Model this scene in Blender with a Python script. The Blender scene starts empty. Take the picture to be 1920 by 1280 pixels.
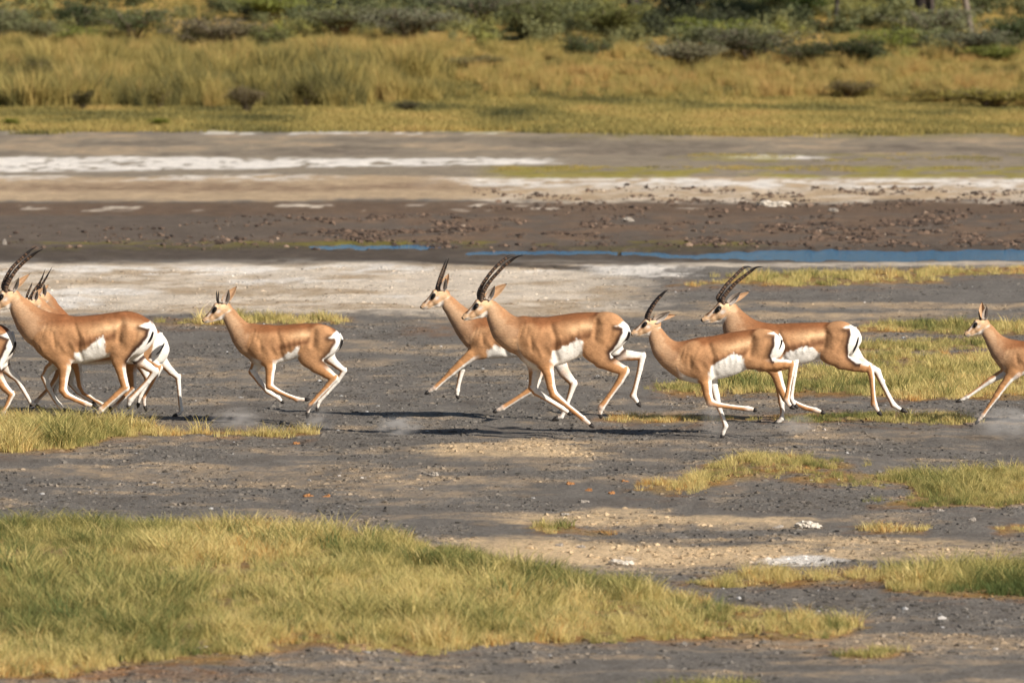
import bpy, math, random
import numpy as np
from mathutils import Vector

# ------------------------------------------------------------------ camera, sky, sun, exposure
SC = bpy.context.scene
COL = SC.collection
F_PX, H_CAM = 11000.0, 4.05            # focal length in photograph pixels, eye height (standing in an open vehicle)
TANP = 740.0 / F_PX
PITCH = math.atan(TANP)
CP, SP = math.cos(PITCH), math.sin(PITCH)
cam_d = bpy.data.cameras.new('camera')
cam = bpy.data.objects.new('camera', cam_d)
COL.objects.link(cam)
cam.location = (0, 0, H_CAM)
cam.rotation_euler = (math.pi / 2 - PITCH, 0, 0)
cam_d.sensor_width = 36.0
cam_d.lens = F_PX / 1920 * 36.0
cam_d.clip_start, cam_d.clip_end = 1.0, 6000.0
cam_d.dof.use_dof = True
cam_d.dof.focus_distance = 49.3
cam_d.dof.aperture_fstop = 4.3
SC.camera = cam

SUN_EL = math.radians(31)
sun_h = Vector((0.74, -0.67)).normalized()
to_sun = Vector((sun_h.x * math.cos(SUN_EL), sun_h.y * math.cos(SUN_EL), math.sin(SUN_EL)))
world = bpy.data.worlds.new('World')
SC.world = world
world.use_nodes = True
wn = world.node_tree
wn.nodes.clear()
w_out = wn.nodes.new('ShaderNodeOutputWorld')
w_bg = wn.nodes.new('ShaderNodeBackground')
w_sky = wn.nodes.new('ShaderNodeTexSky')
w_sky.sky_type = 'NISHITA'
w_sky.sun_disc = False
w_sky.sun_elevation = SUN_EL
w_sky.sun_rotation = math.atan2(sun_h.x, sun_h.y)
w_sky.air_density, w_sky.dust_density, w_sky.ozone_density = 1.0, 0.6, 1.5
w_bg.inputs['Strength'].default_value = 0.055
wn.links.new(w_sky.outputs[0], w_bg.inputs['Color'])
wn.links.new(w_bg.outputs[0], w_out.inputs['Surface'])
sun_d = bpy.data.lights.new('sun', 'SUN')
sun_d.energy = 5.0
sun_d.angle = math.radians(0.5)
sun_d.color = (1.0, 0.93, 0.83)
sun = bpy.data.objects.new('sun', sun_d)
COL.objects.link(sun)
sun.rotation_euler = to_sun.to_track_quat('Z', 'Y').to_euler()
SC.view_settings.view_transform = 'Standard'
SC.view_settings.look = 'None'
SC.view_settings.gamma = 1.0
SC.view_settings.exposure = 0.54
SC.view_settings.use_curve_mapping = False
SC.render.engine = 'CYCLES'
SC.cycles.max_bounces = 6
SC.cycles.diffuse_bounces = 3
SC.cycles.transparent_max_bounces = 12
SC.cycles.volume_bounces = 1
SC.cycles.use_denoising = True

rng = np.random.default_rng(7)
random.seed(7)

# ------------------------------------------------------------------ helpers
def lin(r, g, b):
    return tuple((v / 255 / 12.92) if v <= 10 else ((v / 255 + 0.055) / 1.055) ** 2.4 for v in (r, g, b))

def L(*c):
    return np.array(lin(*c))

def tag(o, label=None, cat=None, group=None, kind=None):
    if label: o['label'] = label
    if cat: o['category'] = cat
    if group: o['group'] = group
    if kind: o['kind'] = kind
    return o

def mesh_obj(name, verts, faces, mat=None, parent=None, smooth=True, link=True):
    me = bpy.data.meshes.new(name)
    verts = np.asarray(verts, dtype=np.float64)
    if isinstance(faces, np.ndarray) and faces.ndim == 2:
        n, k = faces.shape
        me.vertices.add(len(verts))
        me.vertices.foreach_set('co', verts.ravel())
        me.loops.add(n * k)
        me.loops.foreach_set('vertex_index', faces.astype(np.int32).ravel())
        me.polygons.add(n)
        me.polygons.foreach_set('loop_start', np.arange(0, n * k, k, dtype=np.int32))
        me.update(calc_edges=True)
    else:
        me.from_pydata([tuple(v) for v in verts], [], [tuple(int(i) for i in f) for f in faces])
        me.update()
    if smooth and len(me.polygons):
        me.polygons.foreach_set('use_smooth', np.ones(len(me.polygons), dtype=bool))
    if mat: me.materials.append(mat)
    o = bpy.data.objects.new(name, me)
    if link: COL.objects.link(o)
    if parent: o.parent = parent
    return o

def set_attr(o, name, data, typ='FLOAT_COLOR'):
    a = o.data.attributes.new(name, typ, 'POINT')
    data = np.asarray(data, dtype=np.float32)
    if typ == 'FLOAT_COLOR':
        d = np.ones((len(data), 4), dtype=np.float32); d[:, :3] = data
        a.data.foreach_set('color', d.ravel())
    else:
        a.data.foreach_set('value', data.ravel())

def empty(name, loc):
    o = bpy.data.objects.new(name, None)
    o.location = loc
    o.empty_display_size = 0.1
    COL.objects.link(o)
    return o

def at(px, py, Y):
    """point on the vertical plane at distance Y that the photograph shows at px, py"""
    u, v = (px - 960) / F_PX, (py - 640) / F_PX
    dy, dz = CP - v * SP, -SP - v * CP
    return (u * Y / dy, Y, H_CAM + dz * Y / dy)

def dist_of(py):
    """distance of flat ground seen at row py"""
    v = (py - 640) / F_PX
    return H_CAM * (CP - v * SP) / (SP + v * CP)

def ground_pt(px, py):
    Y = dist_of(py)
    return at(px, py, Y)

def to_px(x, y, z=0.0):
    dz = z - H_CAM
    fw = y * CP - dz * SP
    up = y * SP + dz * CP
    return 960 + F_PX * x / fw, 640 - F_PX * up / fw

def sstep(a, b, x):
    t = np.clip((x - a) / (b - a), 0, 1)
    return t * t * (3 - 2 * t)

_perm = rng.random((256, 256))
def vnoise(x, y):
    xi, yi = np.floor(x).astype(int), np.floor(y).astype(int)
    fx, fy = x - xi, y - yi
    fx, fy = fx * fx * (3 - 2 * fx), fy * fy * (3 - 2 * fy)
    g = lambda i, j: _perm[i & 255, j & 255]
    a = g(xi, yi) * (1 - fx) + g(xi + 1, yi) * fx
    b = g(xi, yi + 1) * (1 - fx) + g(xi + 1, yi + 1) * fx
    return a * (1 - fy) + b * fy

def fbm(x, y, n=4):
    s, a, t = 0, 1.0, 0
    for k in range(n):
        s = s + a * vnoise(x * 2 ** k + 17.3 * k, y * 2 ** k + 9.1 * k); t += a; a *= 0.5
    return s / t

def in_poly(px, py, poly):
    inside = np.zeros(np.shape(px), dtype=bool)
    n = len(poly)
    for i in range(n):
        x0, y0 = poly[i]; x1, y1 = poly[(i + 1) % n]
        if y0 == y1: continue
        c = ((y0 > py) != (y1 > py)) & (px < (x1 - x0) * (py - y0) / (y1 - y0) + x0)
        inside ^= c
    return inside

def poly_sd(px, py, poly):
    """signed distance to a polygon, negative inside"""
    d = np.full(np.shape(px), 1e9)
    n = len(poly)
    for i in range(n):
        ax, ay = poly[i]; bx, by = poly[(i + 1) % n]
        ex, ey = bx - ax, by - ay
        t = np.clip(((px - ax) * ex + (py - ay) * ey) / (ex * ex + ey * ey + 1e-12), 0, 1)
        d = np.minimum(d, np.hypot(px - ax - t * ex, py - ay - t * ey))
    return np.where(in_poly(px, py, poly), -d, d)

# ------------------------------------------------------------------ materials
def new_mat(name):
    m = bpy.data.materials.new(name)
    m.use_nodes = True
    nt = m.node_tree
    b = nt.nodes['Principled BSDF']
    return m, nt, b

def node(nt, typ, **kw):
    n = nt.nodes.new(typ)
    for k, v in kw.items():
        setattr(n, k, v)
    return n

def noise_fac(nt, scale, detail=4, rough=0.6, coord='Object', stretch=None):
    tc = node(nt, 'ShaderNodeTexCoord')
    nz = node(nt, 'ShaderNodeTexNoise')
    nz.inputs['Scale'].default_value = scale
    nz.inputs['Detail'].default_value = detail
    nz.inputs['Roughness'].default_value = rough
    if stretch:
        mp = node(nt, 'ShaderNodeMapping')
        mp.inputs['Scale'].default_value = stretch
        nt.links.new(tc.outputs[coord], mp.inputs['Vector'])
        nt.links.new(mp.outputs[0], nz.inputs['Vector'])
    else:
        nt.links.new(tc.outputs[coord], nz.inputs['Vector'])
    return nz.outputs['Fac']

def ramp(nt, fac, stops):
    r = node(nt, 'ShaderNodeValToRGB')
    els = r.color_ramp.elements
    while len(els) < len(stops): els.new(0.5)
    for e, (p, c) in zip(els, stops):
        e.position = p; e.color = (*c, 1) if len(c) == 3 else c
    nt.links.new(fac, r.inputs[0])
    return r.outputs[0]

def mult(nt, a, b, fac=1.0):
    m = node(nt, 'ShaderNodeMix', data_type='RGBA', blend_type='MULTIPLY')
    m.inputs[0].default_value = fac
    nt.links.new(a, m.inputs[6]); nt.links.new(b, m.inputs[7])
    return m.outputs[2]

def bump(nt, b, h, strength, dist):
    bp = node(nt, 'ShaderNodeBump')
    bp.inputs['Strength'].default_value = strength
    bp.inputs['Distance'].default_value = dist
    nt.links.new(h, bp.inputs['Height'])
    nt.links.new(bp.outputs[0], b.inputs['Normal'])

def attr_mat(name, attr, rough=0.8, nscale=60, lo=0.8, hi=1.15, bstr=0.3, bdist=0.002, stretch=None, spec=0.3, sheen=0.0):
    m, nt, b = new_mat(name)
    a = node(nt, 'ShaderNodeAttribute', attribute_name=attr)
    f = noise_fac(nt, nscale, 5, 0.65, stretch=stretch)
    c = mult(nt, a.outputs['Color'], ramp(nt, f, [(0.3, (lo,) * 3), (0.7, (hi,) * 3)]))
    nt.links.new(c, b.inputs['Base Color'])
    b.inputs['Roughness'].default_value = rough
    b.inputs['Specular IOR Level'].default_value = spec
    b.inputs['Sheen Weight'].default_value = sheen
    bump(nt, b, f, bstr, bdist)
    return m

def plain_mat(name, c1, c2, nscale=8, rough=0.85, bstr=0.4, bdist=0.01, spec=0.3):
    m, nt, b = new_mat(name)
    f = noise_fac(nt, nscale, 6, 0.65)
    nt.links.new(ramp(nt, f, [(0.3, c1), (0.7, c2)]), b.inputs['Base Color'])
    b.inputs['Roughness'].default_value = rough
    b.inputs['Specular IOR Level'].default_value = spec
    bump(nt, b, f, bstr, bdist)
    return m

def grass_mat(name, stops, trans=0.35):
    """stops: colour ramp over the tuft tint (0..1)"""
    m, nt, b = new_mat(name)
    ti = node(nt, 'ShaderNodeAttribute', attribute_name='tint', attribute_type='INSTANCER')
    bl = node(nt, 'ShaderNodeAttribute', attribute_name='blade')
    ad = node(nt, 'ShaderNodeMath', operation='MULTIPLY_ADD')
    nt.links.new(bl.outputs['Fac'], ad.inputs[0]); ad.inputs[1].default_value = 0.36
    nt.links.new(ti.outputs['Fac'], ad.inputs[2])
    sb = node(nt, 'ShaderNodeMath', operation='SUBTRACT')
    nt.links.new(ad.outputs[0], sb.inputs[0]); sb.inputs[1].default_value = 0.18
    c = ramp(nt, sb.outputs[0], stops)
    nt.links.new(c, b.inputs['Base Color'])
    b.inputs['Roughness'].default_value = 0.7
    b.inputs['Specular IOR Level'].default_value = 0.2
    tr = node(nt, 'ShaderNodeBsdfTranslucent')
    nt.links.new(c, tr.inputs['Color'])
    mx = node(nt, 'ShaderNodeMixShader'); mx.inputs[0].default_value = trans
    nt.links.new(b.outputs[0], mx.inputs[1]); nt.links.new(tr.outputs[0], mx.inputs[2])
    nt.links.new(mx.outputs[0], nt.nodes['Material Output'].inputs['Surface'])
    return m

M_coat = attr_mat('gazelle_coat', 'coat', rough=0.78, nscale=60, lo=0.78, hi=1.16, bstr=0.7, bdist=0.005, stretch=(.7, 1, 1.8), spec=0.15, sheen=0.0)
M_horn = attr_mat('ringed_horn', 'coat', rough=0.5, nscale=40, lo=0.7, hi=1.25, bstr=0.3, bdist=0.002)
M_hoof = plain_mat('black_hoof', L(28, 25, 24), L(52, 46, 42), 60, 0.5)
M_eye, _nt, _b = new_mat('dark_eye')
_b.inputs['Base Color'].default_value = (0.006, 0.004, 0.003, 1); _b.inputs['Roughness'].default_value = 0.12

# ------------------------------------------------------------------ terrain
def band(px, py, x0, x1, y0, y1, sx=120, sy=6):
    """soft box mask in rows of the flat"""
    return sstep(x0 - sx, x0 + sx, px) * sstep(x1 + sx, x1 - sx, px) * sstep(y0 - sy, y0 + sy, py) * sstep(y1 + sy, y1 - sy, py)

def gh(x, y):
    """ground height"""
    x, y = np.asarray(x, float), np.asarray(y, float)
    d = y - 147.0
    rise = np.where(d > 0, 0.040 * d * sstep(0, 14, d), 0.0)
    px, py = to_px(x, y)
    und = (fbm(x * 0.55 + 40, y * 0.2 + 11, 3) - 0.5) * 0.05 + (fbm(x * 3.1 + 5, y * 1.5 + 3, 3) - 0.5) * 0.028
    und = und + (fbm(x * 9.1 + 51, y * 5.5 + 33, 2) - 0.5) * 0.016
    mound = 0.10 * np.exp(-(((px - 380) / 620) ** 4 + ((py - 1110) / 120) ** 4)) + 0.05 * np.exp(-(((px - 1450) / 200) ** 2 + ((py - 880) / 30) ** 2))
    pq, py = py, py + (fbm(px / 26 + 4, py / 30, 3) - .5) * 9
    wat = np.clip(sstep(13, 5, np.abs(py - 477) + 9 * sstep(1500, 1180, px)) * sstep(1150, 1250, px) + sstep(6, 0, np.abs(py - 472.5)) * band(px, py, 880, 1250, 400, 600, 40, 4) + sstep(6, 0, np.abs(py - 461)) * band(px, py, 590, 820, 400, 600, 40, 4), 0, 1)
    chn = band(px, py, -9999, 9999, 455, 492, 9, 8)
    return und * sstep(3000, 200, y) * (1 - .75 * chn) + mound + rise - .075 * wat

def blob(px, py, cx, cy, rx, ry):
    return sstep(1.25, 0.6, np.hypot((px - cx) / rx, (py - cy) / ry))

GC = dict(mud=L(119, 113, 106), tan=L(184, 160, 130), salt=L(232, 224, 214), brown=L(120, 98, 79), bank=L(144, 131, 113), dark=L(104, 92, 81),
          pale=L(214, 199, 180), sand=L(212, 184, 146), straw=L(172, 140, 84), olive=L(150, 138, 62), gold=L(178, 138, 66), rust=L(150, 104, 58))

# patches of grass, traced as the ground they stand on: name, polygon in photograph pixels
GRASS = {
 'fore': [(-260, 1010), (0, 1010), (250, 1003), (500, 1000), (680, 1022), (860, 1052), (1000, 1080), (1100, 1092), (1220, 1094), (1250, 1120), (1420, 1138), (1630, 1170),
          (1560, 1196), (1330, 1196), (1150, 1205), (960, 1212), (800, 1232), (600, 1228), (420, 1250), (250, 1252), (120, 1275), (-260, 1290)],
 'lowright': [(1270, 1088), (1420, 1076), (1600, 1070), (1720, 1055), (1920, 1058), (2150, 1050), (2150, 1120), (1920, 1118), (1720, 1116), (1650, 1105), (1700, 1094), (1500, 1094), (1330, 1096)],
 'mid_a': [(1170, 922), (1240, 908), (1330, 893), (1320, 880), (1400, 862), (1540, 866), (1600, 880), (1540, 892), (1390, 908), (1330, 916), (1260, 926)],
 'mid_b': [(1460, 908), (1560, 893), (1700, 893), (1800, 888), (1920, 878), (2150, 875), (2150, 948), (1920, 946), (1800, 950), (1640, 946), (1720, 930), (1700, 908), (1560, 910)],
 'left': [(-260, 795), (60, 795), (220, 796), (340, 808), (600, 812), (590, 817), (420, 817), (300, 815), (200, 825), (130, 845), (-260, 858)],
 'right_big': [(1200, 728), (1290, 712), (1420, 700), (1560, 682), (1640, 668), (1920, 660), (2200, 660), (2200, 748), (1920, 748), (1700, 746), (1560, 742), (1380, 742), (1260, 740)],
 'right_top': [(1590, 622), (1660, 604), (1780, 600), (1920, 602), (2200, 600), (2200, 626), (1920, 626), (1800, 625)],
 'right_mid': [(1560, 655), (1640, 640), (1800, 634), (1900, 640), (1840, 652), (1700, 660)],
 'hoof_strip': [(1440, 785), (1540, 778), (1640, 774), (1780, 778), (1830, 790), (1740, 794), (1600, 792), (1480, 793)],
 'thin_a': [(1120, 787), (1200, 780), (1300, 781), (1430, 788), (1290, 791), (1180, 791)],
 'behind_young': [(285, 607), (370, 598), (480, 596), (600, 598), (660, 604), (560, 610), (400, 612)],
 'far_right': [(1260, 533), (1380, 522), (1500, 512), (1640, 508), (1920, 500), (2250, 495), (2250, 512), (1920, 514), (1740, 520), (1780, 530), (1560, 537), (1360, 535)],
 'small_tuft': [(988, 992), (1030, 984), (1085, 988), (1090, 998), (1030, 1004)],
 'orange_a': [(1085, 997), (1150, 994), (1150, 1000), (1100, 1003)],
 'orange_b': [(1590, 990), (1640, 984), (1740, 986), (1730, 994), (1640, 998)],
 'orange_c': [(1860, 985), (1930, 978), (1960, 990), (1880, 994)],
 'low_tip': [(1540, 1222), (1620, 1216), (1720, 1222), (1680, 1232), (1580, 1232)],
 'low_edge': [(1180, 1300), (1260, 1284), (1420, 1284), (1460, 1300), (1380, 1320), (1200, 1320)],
}

def ground_colour(x, y):
    px, py = to_px(x, y)
    n1 = fbm(px / 170 + 3, py / 9 + 7, 4) - 0.5
    n2 = fbm(px / 60 + 31, py / 5 + 2, 4) - 0.5
    n3 = fbm(x * 1.3 + 8, y * 0.5 + 1, 4) - 0.5
    qx, qy = px + n2 * 120, py + n1 * 26 * np.clip(py / 700, 0.35, 1.2)
    col = np.tile(GC['mud'], (len(x), 1))
    wet = np.zeros(len(x))
    n4 = fbm(px / 22 + 71, py / 2.6 + 12, 3) - .5
    def put(m, c):
        nonlocal col
        if c is GC['salt']: m = m * (.35 + .65 * sstep(-.16, .03, n4 + .25 * (np.clip(m, 0, 1) - .5)))
        m = np.clip(m, 0, 1)
        m = np.clip(m + 4 * m * (1 - m) * (n4 * 1.1 + n2 * .5), 0, 1)[:, None]
        col = col * (1 - m) + np.asarray(c)[None, :] * m
    # streaky paler dust on the trampled mud
    put(0.36 * sstep(0.02, 0.22, n1 + 0.4 * n3) * (py > 560), GC['tan'])
    put(0.2 * sstep(0.02, 0.2, -n1 + 0.5 * n2) * (py > 560), GC['dark'] * 0.8)
    for (cx, cy, rx, ry, c, a) in [
        (960, 848, 190, 18, 'sand', .8), (1230, 975, 290, 14, 'sand', .85), (1150, 1038, 360, 30, 'sand', .95), (1640, 1030, 330, 16, 'sand', .6),
        (1700, 1200, 400, 20, 'tan', .45), (300, 1270, 260, 18, 'rust', .35), (420, 880, 420, 14, 'tan', .35), (700, 905, 500, 10, 'tan', .4), (1780, 615, 300, 5, 'tan', .3), (760, 1275, 420, 14, 'bank', .5),
        (1350, 590, 420, 7, 'tan', .75), (1750, 572, 330, 5, 'tan', .7), (900, 615, 160, 10, 'rust', .15), (1350, 830, 300, 8, 'tan', .3),
        (1525, 1043, 80, 8, 'salt', .95), (1480, 1052, 60, 4, 'salt', .6), (1180, 1052, 26, 5, 'salt', .3)]:
        put(a * blob(qx, qy, cx, cy, rx, ry), GC[c])
    # pale flat behind the herd, salt on it
    pale = sstep(1330, 1050, qx) * band(qx, qy, -900, 1250, 492, 588, 90, 9)
    put(pale, GC['pale'])
    put(0.75 * pale * sstep(0.04, -0.16, n1 + 0.3 * n2), GC['tan'] * 0.86)
    put(0.9 * band(qx, qy, -900, 1250, 500, 513, 90, 5) * sstep(-.22, 0.1, n2 + n1), GC['salt'])
    put(0.95 * blob(qx, qy, 1190, 505, 120, 12), GC['salt'])
    put(0.9 * blob(qx, qy, 200, 547, 130, 8), GC['salt']); put(0.85 * blob(qx, qy, 110, 566, 80, 9), GC['salt']); put(0.6 * blob(qx, qy, 560, 527, 260, 5), GC['salt'])
    put(0.6 * blob(qx, qy, 760, 560, 60, 5), GC['salt'])
    put(0.8 * band(qx, qy, 1250, 2600, 490, 500, 60, 4), GC['pale'])
    put(0.9 * sstep(6, 1.5, np.abs(py + n2 * 4 - 481 - (px - 640) * .052)) * sstep(620, 760, px) * sstep(1145, 1070, px), GC['dark'] * 0.5)  # dark slit: shading and wet ground painted as one streak
    # dark channel with its wet edges
    put(band(px, qy, -3000, 5000, 378, 486, 100, 5), GC['dark'])
    put(0.85 * band(px, qy, -3000, 5000, 380, 402, 100, 4), GC['brown'] * 0.85)
    put(0.8 * band(px, qy, 600, 5000, 405, 455, 260, 8) * sstep(-0.12, 0.1, n2), GC['brown'])
    put(0.75 * band(px, qy, 60, 1400, 452, 470, 100, 4) * sstep(-0.05, 0.12, n2 + 0.3 * n1), GC['olive'] * 0.6)
    w = band(px, qy, -3000, 5000, 462, 492, 100, 5)
    put(0.6 * w, GC['dark'] * 0.6); wet = np.maximum(wet, 0.5 * w)
    put(0.6 * sstep(0.13, 0.22, n2) * band(px, py, 0, 1300, 384, 395, 80, 3), GC['pale'])
    # sand and salt bars beyond the channel
    put(band(px, qy, -3000, 5000, 331, 376, 100, 4), GC['tan'])
    put(0.6 * band(px, qy, -3000, 950, 345, 358, 80, 4), GC['brown'] * 1.3)
    put(0.55 * band(px, qy, 860, 5000, 336, 382, 100, 5) * sstep(-0.15, 0.15, n2), GC['pale'])
    put(0.75 * band(px, qy, 860, 5000, 334, 352, 100, 4) * sstep(-0.2, 0.05, n2 + n1), GC['salt'])
    put(0.5 * band(px, qy, -600, 600, 326, 340, 100, 4) * sstep(-0.05, 0.15, n1), GC['salt'])
    put(band(px, qy, -3000, 5000, 250, 330, 100, 3), GC['bank'])
    put(0.5 * band(px, qy, -3000, 5000, 252, 292, 100, 4) * sstep(-.02, .2, n1 + .5 * n2), GC['tan'])
    put(0.4 * band(px, qy, -3000, 5000, 252, 292, 100, 4) * sstep(-.02, .2, -n1), GC['dark'])
    put(0.8 * band(px, py, 930, 5000, 313, 334, 60, 3) * sstep(-0.15, 0.05, n2 + 0.6 * n1), GC['olive'])
    slope = (px + 200) / 1300
    put(sstep(1110, 950, px) * band(px, qy, -3000, 1100, 294 + 4 * slope, 324 - 14 * np.clip(slope, 0, 1), 60, 2.5) * sstep(-0.3, -0.08, n2), GC['salt'])
    put(0.95 * blob(px, py, 1465, 295, 100, 5), GC['salt'])
    put(0.4 * band(px, py, 1250, 5000, 289, 306, 60, 3) * sstep(0, 0.15, n2), GC['olive'])
    put(0.8 * sstep(0.0, 0.12, n2) * band(px, py, 50, 1000, 236, 252, 90, 3), GC['salt'])
    # the low grassy shelf and the rising scrub behind
    put(sstep(250, 243, qy) * sstep(0, 40, py + 3000), GC['olive'] * 1.0)
    put(0.5 * sstep(268, 240, qy) * sstep(800, 1200, px), GC['olive'])
    put(0.6 * sstep(250, 243, qy) * sstep(-0.02, 0.15, n3), GC['gold'])
    put(0.6 * sstep(200, 170, py), GC['straw'])
    # straw and litter under the grass
    for k, poly in GRASS.items():
        sd = poly_sd(px + n2 * 40, py + n1 * 10, poly)
        put(0.75 * sstep(4, -4, sd), GC['straw'] * 0.75)
        put(0.25 * sstep(16, 0, sd) * sstep(-.1, .12, n2), GC['rust'])
    col = col * (1 + 0.5 * n3[:, None] * 0.5)
    return col, wet

rows = [4.0, 14.0, 22.0, 27.0] + [dist_of(p) for p in np.arange(1345, 205, -2.3)] + list(np.arange(dist_of(205) + .6, 250, 0.9)) + [258, 270, 290, 330, 420, 600, 1000, 1800, 3200]
us = np.concatenate([[-60, -20, -8, -4, -2.4, -1.7, -1.35, -1.15], np.linspace(-1, 1, 380), [1.15, 1.35, 1.7, 2.4, 4, 8, 20, 60]])
rows = np.array(rows)
gx = (us[None, :] * (0.092 * rows[:, None] + 0.6))
gy = np.repeat(rows[:, None], len(us), 1)
gz = gh(gx.ravel(), gy.ravel())
nr, nc = gx.shape
idx = np.arange(nr * nc).reshape(nr, nc)
quads = np.stack([idx[:-1, :-1], idx[:-1, 1:], idx[1:, 1:], idx[1:, :-1]], -1).reshape(-1, 4)
M_ground, nt, b = new_mat('lakebed_ground')
a = node(nt, 'ShaderNodeAttribute', attribute_name='gcol')
f1 = noise_fac(nt, 30, 8, 0.78, stretch=(1, 0.6, 1)); f2 = noise_fac(nt, 3.2, 5, 0.65, stretch=(1, 0.45, 1))
c = mult(nt, a.outputs['Color'], ramp(nt, f1, [(0.32, (0.5,) * 3), (0.5, (1.0,) * 3), (0.68, (1.3,) * 3)]))
c = mult(nt, c, ramp(nt, f2, [(0.3, (0.78, 0.77, 0.76)), (0.7, (1.16, 1.15, 1.13))]))
nt.links.new(c, b.inputs['Base Color'])
b.inputs['Roughness'].default_value = 0.92; b.inputs['Specular IOR Level'].default_value = 0.15
bump(nt, b, f1, 0.8, 0.04)
ground = mesh_obj('ground', np.stack([gx.ravel(), gy.ravel(), gz], 1), quads, M_ground)
gc, gw = ground_colour(gx.ravel(), gy.ravel())
set_attr(ground, 'gcol', np.clip(gc, 0.01, 0.88))
tag(ground, kind='structure')

# the blue stream and its pools: sheets with a rippled surface, a little above the channel floor
M_water, nt, b = new_mat('stream_water')
b.inputs['Base Color'].default_value = (0.04, 0.14, 0.26, 1)
b.inputs['Roughness'].default_value = 0.12
b.inputs['IOR'].default_value = 1.33
f = noise_fac(nt, 9, 4, 0.6, stretch=(1, 1.6, 1))
bump(nt, b, f, 1.0, 0.12)
def pool(cxs, tops, bots):
    vs, fs = [], []
    n = len(cxs)
    for i, x in enumerate(cxs):
        for r in range(5):
            t = r / 4
            p = ground_pt(x, tops[i] * (1 - t) + bots[i] * t)
            vs.append((p[0], p[1], -0.022))
    for i in range(n - 1):
        for r in range(4):
            fs.append((i * 5 + r, i * 5 + r + 1, i * 5 + r + 6, i * 5 + r + 5))
    o = mesh_obj('water', vs, fs, M_water)
    tag(o, kind='structure')
    return o
xs = np.concatenate([np.linspace(1165, 1960, 90), np.linspace(2000, 4200, 20)])
nt_ = (fbm(xs / 45 + 3, xs * 0 + 1, 3) - 0.5); nb_ = (fbm(xs / 60 + 9, xs * 0 + 5, 3) - 0.5)
mid = 476.5 + 1.5 * sstep(1200, 1900, xs)
wd = 6.0 + 10.0 * sstep(1160, 1420, xs)
pool(xs, mid - wd + nt_ * 6, mid + wd + nb_ * 5)
xs = np.linspace(870, 1158, 40)
wd = 2 + 5 * np.sin(np.linspace(0.05, 3.0, 40)) ** 0.6
pool(xs, 472.5 - wd + (fbm(xs / 30, xs * 0, 3) - .5) * 5, 472.5 + wd + (fbm(xs / 30, xs * 0 + 7, 3) - .5) * 4)
xs = np.linspace(565, 850, 40)
wd = 2 + 5 * np.sin(np.linspace(0.05, 3.1, 40)) ** 0.6
pool(xs, 461 - wd + (fbm(xs / 30 + 4, xs * 0, 3) - .5) * 5, 461 + wd + (fbm(xs / 30 + 4, xs * 0 + 7, 3) - .5) * 4)

# ------------------------------------------------------------------ grass, clods (uncountable stuff, instanced tufts)
def tuft_proto(name, nb, rad, hmin, hmax, width, bend, mat, seed, segs=3):
    r = np.random.default_rng(seed)
    vs, fs, at_ = [], [], []
    for i in range(nb):
        a0 = r.random() * 6.283; rr = rad * math.sqrt(r.random())
        bx, by = rr * math.cos(a0), rr * math.sin(a0)
        h = hmin + (hmax - hmin) * r.random()
        la = r.random() * 6.283 if r.random() < .5 else a0 + r.normal(0, .5)
        ln = bend * h * (0.3 + r.random())
        wa = r.random() * 6.283
        w = width * (0.6 + 0.8 * r.random())
        base = len(vs)
        tone = r.random()
        for s in range(segs + 1):
            t = s / segs
            cx, cy = bx + math.cos(la) * ln * t * t, by + math.sin(la) * ln * t * t
            cz = h * (t - 0.18 * bend * t * t) - 0.02 * (s == 0)
            ww = w * (1 - t) ** 0.7 * 0.5
            if s == segs:
                vs.append((cx, cy, cz)); at_.append(tone)
            else:
                vs.append((cx - math.cos(wa) * ww, cy - math.sin(wa) * ww, cz)); vs.append((cx + math.cos(wa) * ww, cy + math.sin(wa) * ww, cz))
                at_ += [tone, tone]
        for s in range(segs - 1):
            q = base + 2 * s
            fs.append((q, q + 1, q + 3, q + 2))
        q = base + 2 * (segs - 1)
        fs.append((q, q + 1, q + 2))
    o = mesh_obj(name, vs, fs, mat, smooth=False, link=False)
    set_attr(o, 'blade', at_, 'FLOAT')
    return o

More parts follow.
